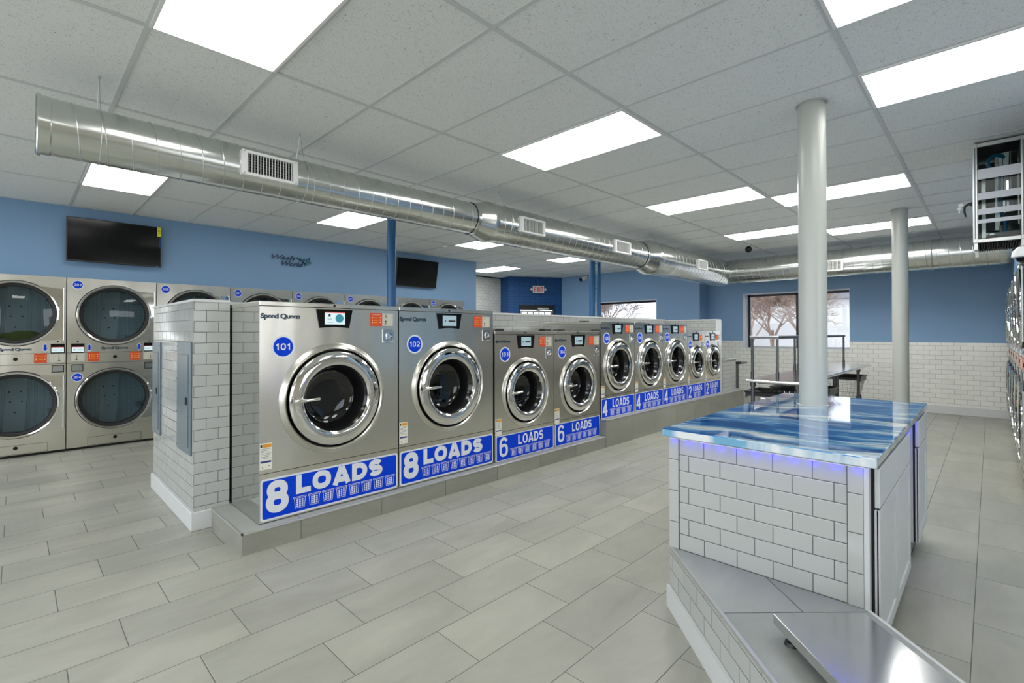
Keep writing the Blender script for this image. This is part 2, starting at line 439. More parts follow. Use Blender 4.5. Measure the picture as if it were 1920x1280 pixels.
    def hole_panel(s, y0, y1, z0, z1, cy, cz, r, x, m, n=64, edge=0.0):
        """panel facing +x with a round hole"""
        i = s.mi(m)
        ang = sorted(set([2 * PI * k / n for k in range(n)] + [math.atan2(b - cz, a - cy) % (2 * PI) for a in (y0, y1) for b in (z0, z1)]))
        In, Out = [], []
        for a in ang:
            c, t = math.cos(a), math.sin(a)
            q = min([(y1 - cy) / c if c > 1e-9 else 9e9, (y0 - cy) / c if c < -1e-9 else 9e9, (z1 - cz) / t if t > 1e-9 else 9e9, (z0 - cz) / t if t < -1e-9 else 9e9])
            In.append(s.bm.verts.new((x, cy + r * c, cz + r * t))); Out.append(s.bm.verts.new((x, cy + q * c, cz + q * t)))
        N = len(ang)
        for k in range(N):
            f = s.bm.faces.new((In[k], Out[k], Out[(k + 1) % N], In[(k + 1) % N])); f.material_index = i
    def text(s, body, o, w, h, m, right=(0, 1, 0), up=(0, 0, 1), offset=0.0, shear=0.0, spacing=1.0, lift=0.0):
        """body stretched to w x h with its lower-left corner at o"""
        vs, fs = text_mesh(body, offset, shear, spacing); i = s.mi(m)
        R, U = Vector(right), Vector(up); N = R.cross(U).normalized() * lift; o = Vector(o)
        bv = [s.bm.verts.new(o + R * (x * w) + U * (y * h) + N) for x, y in vs]
        for f in fs:
            try: q = s.bm.faces.new([bv[a] for a in f]); q.material_index = i
            except ValueError: pass
    def sign(s, body, o, w, h, m, t=.2, gap=.16, right=(0, 1, 0), up=(0, 0, 1), widths=None):
        """plain block lettering w x h, stroke = t*h"""
        WD = {'1': .72, 'I': .42, 'L': .86, 'A': 1.16, 'O': 1.14, 'D': 1.05}
        ws = [WD.get(c, 1.0) for c in body]; tot = sum(ws) + gap * (len(body) - 1); k = w / tot
        i = s.mi(m); R, U = Vector(right), Vector(up); N = R.cross(U).normalized(); o = Vector(o); x = 0
        th = t * h
        for c, wd in zip(body, ws):
            cw = wd * k
            for q, (pts, closed) in enumerate(glyph(c, cw, h, min(th, cw * .62) if c != 'I' else min(th, cw))):
                tt = min(th, cw * .42) if c not in 'I1' else min(th, cw)
                P = [Vector(p) for p in pts]; n = len(P); lf, rt = [], []
                P2 = [P[0]]
                for p in P[1:]:
                    if (p - P2[-1]).length > 1e-6: P2.append(p)
                P = P2; n = len(P)
                for a in range(n):
                    d0 = (P[a] - P[a - 1]) if (a > 0 or closed) else (P[1] - P[0]); d1 = (P[(a + 1) % n] - P[a]) if (a < n - 1 or closed) else d0
                    d0 = d0.normalized(); d1 = d1.normalized(); b = (d0 + d1)
                    b = b.normalized() if b.length > 1e-3 else d0
                    nn = Vector((-b.y, b.x)); cs = max(nn.dot(Vector((-d1.y, d1.x))), .45)
                    lf.append(P[a] + nn * tt / 2 / cs); rt.append(P[a] - nn * tt / 2 / cs)
                mk = lambda v: s.bm.verts.new(o + R * (x + v.x) + U * v.y + N * (q * .00008))
                A = [mk(v) for v in lf]; Cc = [mk(v) for v in rt]
                for a in range(n if closed else n - 1):
                    b2 = (a + 1) % n
                    f = s.bm.faces.new((A[a], Cc[a], Cc[b2], A[b2])); f.material_index = i
            x += cw + gap * k
    def rrect(s, x, y0, y1, z0, z1, r, m, n=5, sgn=1):
        """flat rounded rectangle facing +x"""
        pts = []
        for cy, cz, a in ((y1 - r, z1 - r, 0), (y0 + r, z1 - r, PI / 2), (y0 + r, z0 + r, PI), (y1 - r, z0 + r, 1.5 * PI)):
            for k in range(n + 1):
                t = a + PI / 2 * k / n; pts.append((x, cy + r * math.cos(t), cz + r * math.sin(t)))
        s.face(pts, m)
    def disc(s, x, y, z, r, m, n=40):
        s.face([(x, y + r * math.cos(2 * PI * k / n), z + r * math.sin(2 * PI * k / n)) for k in range(n)], m)
    def sphere(s, c, r, m, n=16, sc=(1, 1, 1)):
        prof = [(math.sin(PI * k / n) * r, -math.cos(PI * k / n) * r) for k in range(n + 1)]
        prof[0] = (0, prof[0][1]); prof[-1] = (0, prof[-1][1])
        st = len(s.bm.verts); s.lathe((0, 0, 0), prof, m, n=2 * n, axis='z')
        s.bm.verts.ensure_lookup_table()
        for v in s.bm.verts[st:]: v.co = Vector((c[0] + v.co.x * sc[0], c[1] + v.co.y * sc[1], c[2] + v.co.z * sc[2]))
    def build(s, name, parent=None, loc=None, smooth=True, ang=35):
        bmesh.ops.remove_doubles(s.bm, verts=s.bm.verts, dist=1e-6) if False else None
        me = bpy.data.meshes.new(name); s.bm.to_mesh(me); s.bm.free()
        for m in s.mats: me.materials.append(m)
        if smooth:
            me.polygons.foreach_set('use_smooth', [True] * len(me.polygons))
            me.set_sharp_from_angle(angle=math.radians(ang))
        o = bpy.data.objects.new(name, me); COL.objects.link(o)
        if parent: o.parent = parent
        if loc: o.location = loc
        return o

def tag(o, label, cat, group=None, kind=None):
    if label: o['label'] = label
    if cat: o['category'] = cat
    if group: o['group'] = group
    if kind: o['kind'] = kind
    return o
def thing(name, loc, label, cat, group=None, rz=0.0):
    o = bpy.data.objects.new(name, None); COL.objects.link(o); o.empty_display_size = .1
    o.location = loc; o.rotation_euler = (0, 0, rz)
    return tag(o, label, cat, group)
def struct(b, name, label=None, parent=None):
    o = b.build(name, parent)
    if parent is None:
        o['kind'] = 'structure'
        if label: o['label'] = label
    return o
def copy_tree(o, parent=None):
    c = o.copy(); COL.objects.link(c)
    if parent: c.parent = parent
    for ch in list(o.children): copy_tree(ch, c)
    return c

# ================================================================ ROOM SHELL
b = B(); b.box(-10.2, 2.4, -3.2, 11.6, -.12, 0, FLOOR); struct(b, 'floor', 'grey rectangular porcelain floor tiles')
GX = [-1.7795 - 1.2192 * i for i in range(-4, 8)]
GY = [1.6793 + .6096 * j for j in range(-9, 17)]
b = B(); b.box(-10.2, 2.4, -3.2, 11.6, CEIL, CEIL + .1, CEILM); struct(b, 'ceiling', 'white fissured drop ceiling tiles')
b = B()
for x in GX: b.box(x - .013, x + .013, -3.2, 11.1, CEIL - .006, CEIL + .001, GRIDM)
for y in GY: b.box(-9.9, 2.3, y - .012, y + .012, CEIL - .0055, CEIL + .001, GRIDM)
struct(b, 'trim_1', 'ceiling grid bars between the tiles')

LW = -7.94
b = B(); b.box(-8.9, LW, -3.1, 6.995, 2.055, CEIL, BLUEW); b.box(-9.9, -8.8, -3.1, 6.995, 0, CEIL, BLUEW)
b.box(-8.9, LW, 6.56, 6.995, 0, 2.055, BLUEW); struct(b, 'wall_left', 'blue wall above the stacked dryers')
b = B(); b.box(-9.95, -9.75, 6.99, 9.55, 0, CEIL, SUB_LEFT); b.box(-9.76, -9.745, 6.99, 9.5, CEIL - .03, CEIL, FRAMEB)
struct(b, 'wall_corner_tiled', 'white tiled wall in the far left corner')
# far wall, left part y=10.64 with window_2 opening
def wall_y(name, x0, x1, y0, y1, hole, m, label, tiletop=None, mt=None):
    b = B(); hx0, hx1, hz0, hz1 = hole
    segs = [(x0, hx0, 0, CEIL), (hx1, x1, 0, CEIL), (hx0, hx1, 0, hz0), (hx0, hx1, hz1, CEIL)]
    for a, c, d, e in segs:
        if tiletop and d < tiletop < e:
            b.box(a, c, y0, y1, tiletop, e, m); b.box(a, c, y0 - .008, y1, d, tiletop, mt)
        elif tiletop and e <= tiletop: b.box(a, c, y0 - .008, y1, d, e, mt)
        else: b.box(a, c, y0, y1, d, e, m)
    return struct(b, name, label)
wall_y('wall_far_left', -8.56, -4.60, 10.64, 10.95, (-7.38, -5.64, .95, 2.18), BLUEW, 'blue far wall left of the jog')
wall_y('wall_far', -4.75, 2.3, 11.10, 11.50, (-3.845, -1.90, 1.05, 2.225), BLUEW, 'blue far wall above white subway tile', 1.21, SUB_FAR)
b = B(); b.box(-4.61, -4.595, 10.63, 11.1, 0, CEIL, BLUEW); b.box(-4.76, -4.60, 10.9, 11.12, 0, CEIL, BLUEW); struct(b, 'wall_jog', 'short return between the two far walls')
# diagonal entry wall
DA, DB = Vector((-9.30, 9.40, 0)), Vector((-8.52, 10.60, 0))
DL = (DB - DA).length; DU = (DB - DA).normalized(); DN = Vector((DU.y, -DU.x, 0))
def dp(t, off, z): p = DA + DU * t + DN * off; return (p.x, p.y, z)
def dbox(b, t0, t1, o0, o1, z0, z1, m):
    b.prism([dp(t0, o0, z0), dp(t1, o0, z0), dp(t1, o1, z0), dp(t0, o1, z0)], m, (0, 0, z1 - z0))
b = B()
dbox(b, -.02, .256, -.22, 0, 0, CEIL, BRICKB); dbox(b, 1.286, DL + .05, -.22, 0, 0, CEIL, BRICKB); dbox(b, .256, 1.286, -.22, 0, 2.16, CEIL, BRICKB)
b.prism([(-9.76, 9.50, 0), (-9.30, 9.40, 0), (-9.25, 9.60, 0), (-9.76, 9.75, 0)], BRICKB, (0, 0, CEIL))
struct(b, 'wall_entry', 'dark blue painted brick wall around the corner door')
# right wall, added daylight openings beside and behind the camera
b = B(); b.box(.24, 1.5, 4.9, 11.1, 2.06, CEIL, BLUEW); b.box(1.3, 1.5, 4.9, 11.1, 0, 2.06, BLUEW); b.box(.24, 1.5, 4.5, 5.65, 0, CEIL, BLUEW)
struct(b, 'wall_right', 'blue wall above the right-hand dryers')
b = B(); b.box(2.2, 2.4, -3.2, 4.6, 0, .9, SIDEW); b.box(2.2, 2.4, -3.2, 4.6, 2.3, CEIL, SIDEW); b.box(1.4, 2.4, 4.5, 4.7, 0, CEIL, SIDEW)
for y0_, y1_ in ((-3.2, -2.4), (-.8, 1.6), (3.4, 4.6)): b.box(2.2, 2.4, y0_, y1_, .9, 2.3, SIDEW)
struct(b, 'wall_side', 'added unseen wall beside the camera with openings for daylight')
b = B(); b.box(-10, 2.4, -3.3, -3.0, 0, .45, WHITE); b.box(-10, 2.4, -3.3, -3.0, 2.65, CEIL, WHITE)
for k in range(8): x = -9.9 + 1.75 * k; b.box(x - .06, x + .06, -3.25, -3.05, .45, 2.65, ALU)
struct(b, 'wall_back', 'added unseen wall behind the camera, opened up for daylight')
# baseboards
b = B(); b.box(-4.6, .3, 11.07, 11.1, 0, .14, TRIMW, .004); struct(b, 'baseboard_far')
b = B(); b.box(-8.5, -4.62, 10.61, 10.64, 0, .14, TRIMW, .004); struct(b, 'baseboard_far_left')

# windows
def window(name, x0, x1, z0, z1, y, depth, mull, label, yo):
    b = B(); r = .012
    b.box(x0 - .0, x0 + r, y + .001, y + depth, z0, z1, REVEAL); b.box(x1 - r, x1, y + .001, y + depth, z0, z1, REVEAL)
    b.box(x0 + r, x1 - r, y + .001, y + depth, z1 - r, z1, REVEAL); b.box(x0 + r, x1 - r, y - .01, y + depth, z0, z0 + r, REVEAL)
    o = struct(b, name, label)
    b = B(); f = .045; yy = y + depth - .06
    X0, X1, Z0, Z1 = x0 + r, x1 - r, z0 + r, z1 - r
    b.box(X0, X1, yy, yy + .05, Z1 - f, Z1, FRAMEB, .002); b.box(X0, X1, yy, yy + .05, Z0, Z0 + .03, TRIMW, .002)
    b.box(X0, X0 + f, yy, yy + .05, Z0, Z1, FRAMEB, .002); b.box(X1 - f, X1, yy, yy + .05, Z0, Z1, FRAMEB, .002)
    for mx in mull: b.box(mx - .03, mx + .03, yy, yy + .05, Z0, Z1, FRAMEB, .002)
    b.build('window_frame', o)
    b = B(); b.box(X0 + .01, X1 - .01, yy + .02, yy + .026, Z0 + .01, Z1 - .01, GLASS_WIN); b.build('window_pane', o)
window('window_1', -3.845, -1.90, 1.05, 2.225, 11.1, .36, [-2.86], 'wide two-pane window with white reveal on the far wall', 11.1)
window('window_2', -7.38, -5.64, .95, 2.18, 10.64, .22, [], 'window behind the blue columns', 10.64)

# corner door
o = B(); dbox(o, .262, .30, -.16, -.04, 0, 2.155, FRAMEB); dbox(o, 1.242, 1.28, -.16, -.04, 0, 2.155, FRAMEB); dbox(o, .30, 1.242, -.16, -.04, 2.02, 2.155, FRAMEB)
door = struct(o, 'door_1', 'black framed glass entry door in the blue brick corner')
o = B()
dbox(o, .31, .36, -.13, -.08, .02, 2.0, ALU); dbox(o, 1.18, 1.235, -.13, -.08, .02, 2.0, ALU); dbox(o, .36, 1.18, -.13, -.08, 1.965, 2.0, ALU)
dbox(o, .36, 1.18, -.13, -.08, .02, .28, ALU)
for k in range(1, 5): dbox(o, .36 + .82 * k / 5 - .01, .36 + .82 * k / 5 + .01, -.12, -.09, .28, 1.965, FRAMEB)
for z in (.85, 1.40): dbox(o, .36, 1.18, -.12, -.09, z - .01, z + .01, FRAMEB)
o.build('door_leaf', door)
o = B(); dbox(o, .36, 1.18, -.108, -.102, .28, 1.965, GLASS_WIN); o.build('door_glass', door)
o = B(); dbox(o, .80, 1.12, -.08, -.02, 2.03, 2.08, ALU); o.tube([dp(.85, -.03, 2.05), dp(1.0, .10, 2.03), dp(.75, .02, 1.995)], .010, ALU); o.build('door_closer', door)

# ================================================================ CEILING LIGHTS
def ceiling_light(i, j, label, group='flat white panel lights in the ceiling'):
    x1 = -1.7795 - 1.2192 * i; x0 = x1 - 1.2192; y0 = 1.6793 + .6096 * j; y1 = y0 + .6096
    t = thing('ceiling_light', ((x0 + x1) / 2, (y0 + y1) / 2, CEIL - .012), label, 'ceiling light', group)
    hx, hy = (x1 - x0) / 2 - .014, (y1 - y0) / 2 - .013
    b = B()
    for s in (-1, 1):
        b.box(s * hx - .008, s * hx + .008, -hy, hy, -.004, .011, WHITE); b.box(-hx, hx, s * hy - .008, s * hy + .008, -.004, .011, WHITE)
    b.build('frame', t)
    b = B(); b.box(-hx + .008, hx - .008, -hy + .008, hy - .008, 0, .008, LAMPF if j >= 6 else LAMPM); b.build('diffuser', t)
    return t
for i, j, lb in [
    (0, -2, 'very large looking white ceiling panel light nearest the camera at the top left'),
    (0, 2, 'white ceiling panel light in front of the duct, alone above the middle washers'),
    (0, 6, 'white ceiling panel light just left of the near white column'),
    (0, 10, 'thin-looking white ceiling panel light left of the near white column, close to the cross duct'),
    (-1, 7, 'white ceiling panel light passing behind the near white column, the higher one there'),
    (-1, 11, 'white ceiling panel light behind the far white column, nearest the cross duct'),
    (-2, 1, 'white ceiling panel light cut off by the top edge, upper right'),
    (-2, 3, 'long white ceiling panel light cut off by the right edge'),
    (3, -2, 'white ceiling panel light partly behind the duct, above the left television'),
    (3, 2, 'white ceiling panel light below the duct, left of the first blue column'),
    (3, 6, 'white ceiling panel light under the duct, right of the first blue column'),
    (3, 10, 'white ceiling panel light under the duct next to the twin blue columns'),
    (5, 10, 'white ceiling panel light in the far corner above the white tiled wall'),
]: ceiling_light(i, j, lb)
for i, j in ((0, -6), (3, -6), (-2, -3)):  # out-of-view panels added to light the room
    ceiling_light(i, j, 'added unseen ceiling panel behind the camera that helps light the room')

# ================================================================ DUCTS
def helix(b, x, z, y0, y1, r, pitch, m, tr=.003):
    n = 28; turns = (y1 - y0) / pitch; N = int(turns * n); pts = []
    for k in range(N + 1):
        a = 2 * PI * k / n; pts.append((x + r * math.cos(a), y0 + (y1 - y0) * k / N, z - r * math.sin(a)))
    b.tube(pts, tr, m, 6)
def helix_x(b, y, z, x0, x1, r, pitch, m, tr=.003):
    n = 28; turns = (x1 - x0) / pitch; N = int(turns * n); pts = []
    for k in range(N + 1):
        a = 2 * PI * k / n; pts.append((x0 + (x1 - x0) * k / N, y + r * math.cos(a), z + r * math.sin(a)))
    b.tube(pts, tr, m, 6)
DX, DZ = -3.80, 2.553
duct = thing('spiral_duct', (DX, .1, DZ), 'long round galvanised spiral duct hanging over the washers', 'air duct')
def dloc(o): o.location = Vector(o.location) - Vector((DX, .1, DZ)); return o
def duct_section(y0, y1, r, nm):
    b = B(); b.lathe((DX, 0, DZ), [(r, y0), (r, y1)], DUCT, 72, 'y'); helix(b, DX, DZ, y0, y1, r, .122, SEAM)
    o = b.build('duct_section', duct); return dloc(o)
R1, R2, R3 = .157, .203, .254
for (y0, y1, r) in ((.12, 3.30, R1), (3.46, 6.62, R2), (6.86, 9.80, R3)): duct_section(y0, y1, r, '')
def collar(prof, nm='reducer'):
    b = B(); b.lathe((DX, 0, DZ), prof, DUCT, 72, 'y'); return dloc(b.build(nm, duct))
collar([(R1 + .006, 3.24), (R1 + .008, 3.28), (R1 + .004, 3.29), (R2 + .004, 3.44), (R2 + .009, 3.45), (R2 + .009, 3.50), (R2, 3.51)])
collar([(R2 + .006, 6.56), (R2 + .009, 6.60), (R2 + .004, 6.61), (R3 + .004, 6.82), (R3 + .009, 6.84), (R3 + .009, 6.90), (R3, 6.91)])
collar([(0, .085), (R1 - .02, .085), (R1 - .02, .10), (R1 + .012, .10), (R1 + .012, .085), (R1 + .004, .08), (R1 + .004, .135), (R1, .14)], 'end_cap')
def grille(b_parent, y0, y1, r, zc, h, offset):
    x = DX + r + .022
    b = B()
    # frame
    f0 = .035
    b.box(x - .06, x, y0, y1, zc - h / 2, zc - h / 2 + .02, WHITE, .002); b.box(x - .06, x, y0, y1, zc + h / 2 - .02, zc + h / 2, WHITE, .002)
    b.box(x - .06, x, y0, y0 + f0, zc - h / 2 + .02, zc + h / 2 - .02, WHITE, .001); b.box(x - .06, x, y1 - f0, y1, zc - h / 2 + .02, zc + h / 2 - .02, WHITE, .001)
    b.box(x - .05, x - .019, y0 + .01, y1 - .01, zc - h / 2 + .01, zc + h / 2 - .01, GAP)
    o = dloc(b.build('register', b_parent))
    b = B(); n = 16
    for k in range(n):
        yy = y0 + f0 + (y1 - y0 - 2 * f0) * (k + .5) / n
        b.box(x - .010, x - .003, yy - .0022, yy + .0018, zc - h / 2 + .018, zc + h / 2 - .018, WHITE)
    for k in range(7):
        zz = zc - h / 2 + .02 + (h - .04) * (k + .5) / 7
        b.box(x - .018, x - .011, y0 + f0, y1 - f0, zz - .0022, zz + .0022, PIPE)
    b.build('louvre', o)
    for yy in (y0 + .015, y1 - .015):
        for zz in (zc - h / 2 + .01, zc + h / 2 - .01):
            b = B(); b.cyl((x - .002, yy, zz), (x + .002, yy, zz), .004, COIN, 8); b.build('screw', o)
for y0, y1, r in ((1.08, 1.455, R1), (3.80, 4.19, R2), (5.63, 6.03, R2), (8.12, 8.50, R3)): grille(duct, y0, y1, r, 2.553, .17, 0)
def hanger(y, r):
    b = B(); top = CEIL - .005; pts = []
    for k in range(25):
        a = PI / 2 * .35 + (2 * PI - PI * .35) * k / 24 + 0
        pts.append((DX + (r + .003) * math.sin(a), y, DZ + (r + .003) * math.cos(a)))
    b.tube(pts, .0022, SEAM, 6)
    b.tube([pts[0], (DX, y, top)], .0022, SEAM, 6); b.tube([pts[-1], (DX, y, top)], .0022, SEAM, 6)
    b.cyl((DX, y, top - .012), (DX, y, top + .004), .006, SEAM, 8)
    dloc(b.build('hanger_wire', duct))
for y, r in ((.35, R1), (1.54, R1), (3.68, R2), (6.95, R3), (9.3, R3)): hanger(y, r)
CY, CZ, CR = 9.78, 2.565, .225
xd = thing('cross_duct', (-3.9, CY, CZ), 'round galvanised spiral duct running along the far window wall', 'air duct')
def xloc(o): o.location = Vector(o.location) - Vector((-3.9, CY, CZ)); return o
b = B(); b.lathe((0, CY, CZ), [(CR, -3.75), (CR, .22)], DUCT, 72, 'x'); helix_x(b, CY, CZ, -3.75, .2, CR, .13, SEAM); xloc(b.build('duct_section', xd))
b = B()
# mitred elbow joining both runs
b.lathe((0, CY, CZ), [(0, -4.07), (CR - .03, -4.07), (CR + .012, -4.03), (CR + .014, -3.74), (CR + .004, -3.72)], DUCT, 72, 'x')
xloc(b.build('elbow', xd))
b = B(); y = CY - CR - .022; x0, x1, zc, h = -2.04, -1.725, 2.50, .18
b.box(x0, x1, y, y + .03, zc - h / 2, zc - h / 2 + .02, WHITE, .002); b.box(x0, x1, y, y + .03, zc + h / 2 - .02, zc + h / 2, WHITE, .002)
b.box(x0, x0 + .03, y, y + .03, zc - h / 2 + .02, zc + h / 2 - .02, WHITE, .001); b.box(x1 - .03, x1, y, y + .03, zc - h / 2 + .02, zc + h / 2 - .02, WHITE, .001)
b.box(x0 + .01, x1 - .01, y + .0205, y + .05, zc - h / 2 + .01, zc + h / 2 - .01, GAP)
reg = xloc(b.build('register', xd))
b = B()
for k in range(14): xx = x0 + .03 + (x1 - x0 - .06) * (k + .5) / 14; b.box(xx - .002, xx + .002, y + .004, y + .016, zc - h / 2 + .018, zc + h / 2 - .018, WHITE)
for k in range(6): zz = zc - h / 2 + .02 + (h - .04) * (k + .5) / 6; b.box(x0 + .03, x1 - .03, y + .016, y + .02, zz - .003, zz + .003, ALU)
b.build('louvre', reg)
for x in (-.62,):
    b = B()
    pts = [(x, CY + (CR + .006) * math.cos(2 * PI * k / 32), CZ + (CR + .006) * math.sin(2 * PI * k / 32)) for k in range(32)]
    b.tube(pts, .007, SEAM, 6, True); xloc(b.build('strap', xd))

# ================================================================ COLUMNS
def column(name, x, y, z0, r, m, label, grp=None):
    t = thing(name, (x, y, z0), label, 'column', grp)
    b = B(); b.cyl((0, 0, 0), (0, 0, CEIL - z0 - .001), r, m, 40); b.build('shaft', t)
    b = B(); b.lathe((0, 0, 0), [(r + .004, CEIL - z0 - .006), (r + .012, CEIL - z0 - .003), (r + .012, CEIL - z0 - .001)], m, 40, 'z'); b.build('top_collar', t)
    return t
column('white_column', -.853, 3.76, .9005, .083, PILLAR, 'thick white round column rising from the blue countertop')
column('white_column', -.800, 7.73, 0, .083, PILLAR, 'white round column farther back, right of the near one')
column('blue_column', -4.80, 2.965, 1.643, .05, BLUECOL, 'blue round column behind the two largest washers')
c = column('blue_column', -4.80, 6.835, 1.643, .05, BLUECOL, 'thicker blue column of the close pair in front of the far window')
b = B()
for z in (.50, .92): b.cyl((0, 0, z), (.0, .20, z), .005, BLUECOL, 8)
b.build('strut', c)
column('blue_column', -4.80, 7.03, 1.643, .032, BLUECOL, 'thinner blue column of the close pair in front of the far window')

# ================================================================ PARTITION WALLS, PLINTH
b = B()
b.box(-5.39, -3.995, .885, 1.112, 0, 1.605, SUB_Y)
for f in b.bm.faces:
    f.normal_update()
    if abs(f.normal.x) > .5: f.material_index = b.mi(SUB_X)
wn_ = struct(b, 'wall_near_end', 'white subway-tiled end wall with two electrical panels')
b = B(); b.box(-5.40, -3.985, .875, 1.113, 1.605, 1.625, TRIMW, .003); b.build('cap', wn_)
b = B(); b.box(-5.405, -3.98, .868, 1.02, 0, .13, TRIMW, .004); b.build('baseboard', wn_)
b = B(); b.box(-5.15, -4.45, 1.114, 8.72, 0, 1.615, SUB_X); b.box(-5.16, -4.44, 1.115, 8.72, 1.615, 1.642, TRIMW, .003)
struct(b, 'wall_middle', 'white subway-tiled chase wall behind the washers')
b = B()
b.box(-5.39, -4.446, 8.76, 8.98, 0, 1.605, SUB_Y); b.box(-4.445, -3.50, 8.76, 8.98, .328, 1.605, SUB_Y)
for f in b.bm.faces:
    f.normal_update()
    if abs(f.normal.x) > .5: f.material_index = b.mi(SUB_X)
we = struct(b, 'wall_far_end', 'white subway-tiled end wall past washer 109')
b = B(); b.box(-5.40, -3.49, 8.75, 8.99, 1.605, 1.628, TRIMW, .003); b.build('cap', we)
b = B(); b.box(-3.50, -3.485, 8.755, 8.985, .327, 1.605, TRIMW, .003); b.build('end_trim', we)

def plinth(name, y0, y1, z, label):
    t = thing(name, (-3.32, y0, 0), label, 'plinth')
    off = Vector((-3.32, y0, 0))
    b = B(); b.box(-4.44, -3.3235, y0 + .0035, y1, 0, z - .002, FLOOR_SIDE)
    o = b.build('tiled_block', t); o.location = -off
    b = B(); b.box(-4.44, -3.335, y0 + .014, y1, z - .004, z, PLINTH_TOP); o = b.build('top_tile', t); o.location = -off
    b = B(); b.box(-3.335, -3.3205, y0, y1, z - .010, z + .001, ALU, .001); b.box(-4.0, -3.3205, y0, y0 + .014, z - .010, z + .001, ALU, .001)
    o = b.build('edge_trim', t); o.location = -off
    return t
plinth('washer_plinth', .9915, 5.0, .135, 'low grey tiled plinth under washers 101 to 104')
plinth('washer_plinth', 5.004, 9.62, .327, 'taller grey tiled plinth under washers 105 to 109')
# low counter block at the far end of the plinth
t = thing('pony_wall', (-3.46, 9.0, .327), 'low white tiled block with a grey top at the far end of the plinth', 'low wall')
b = B(); b.box(-4.2, -3.46, 9.0, 9.6, .328, .875, SUB_X); o = b.build('tiled_body', t); o.location = (3.46, -9.0, -.327)
b = B(); b.box(-4.2, -3.44, 9.0, 9.66, .876, .905, TABLE, .003); o = b.build('countertop', t); o.location = (3.46, -9.0, -.327)
b = B(); b.box(-3.9, -3.42, 9.78, 10.1, .78, .82, BLACK, .01); b.box(-3.75, -3.55, 9.85, 10.0, 0, .78, BLACK)
tag(b.build('dark_bin'), 'dark bin with a wide rim behind the low tiled block', 'bin')

# electrical panels
def epanel(x0, x1, z0, z1, label):
    t = thing('electrical_panel', (x0, .884, z0), label, 'electrical panel', 'grey panels on the tiled end wall')
    W, Hh = x1 - x0, z1 - z0
    b = B(); b.box(0, W, -.012, 0, 0, Hh, PANELG, .002); b.build('cover', t)
    b = B(); b.box(.05, W - .05, -.016, -.0125, .05, Hh - .09, PANELG, .0015)
    d = b.build('door', t)
    b = B(); b.box(W - .10, W - .075, -.024, -.0165, Hh * .44, Hh * .44 + .055, BLACK, .002); b.build('latch', d)
    b = B()
    for xx in (.015, W - .015):
        for k in range(4): zz = .03 + (Hh - .06) * k / 3; b.cyl((xx, -.012, zz), (xx, -.017, zz), .006, COIN, 8)
    b.build('screws', t)
epanel(-4.435, -4.035, .515, 1.318, 'tall grey electrical panel nearer the tile corner')
epanel(-5.375, -5.062, .51, 1.308, 'tall grey electrical panel at the far edge of the tiled end wall')

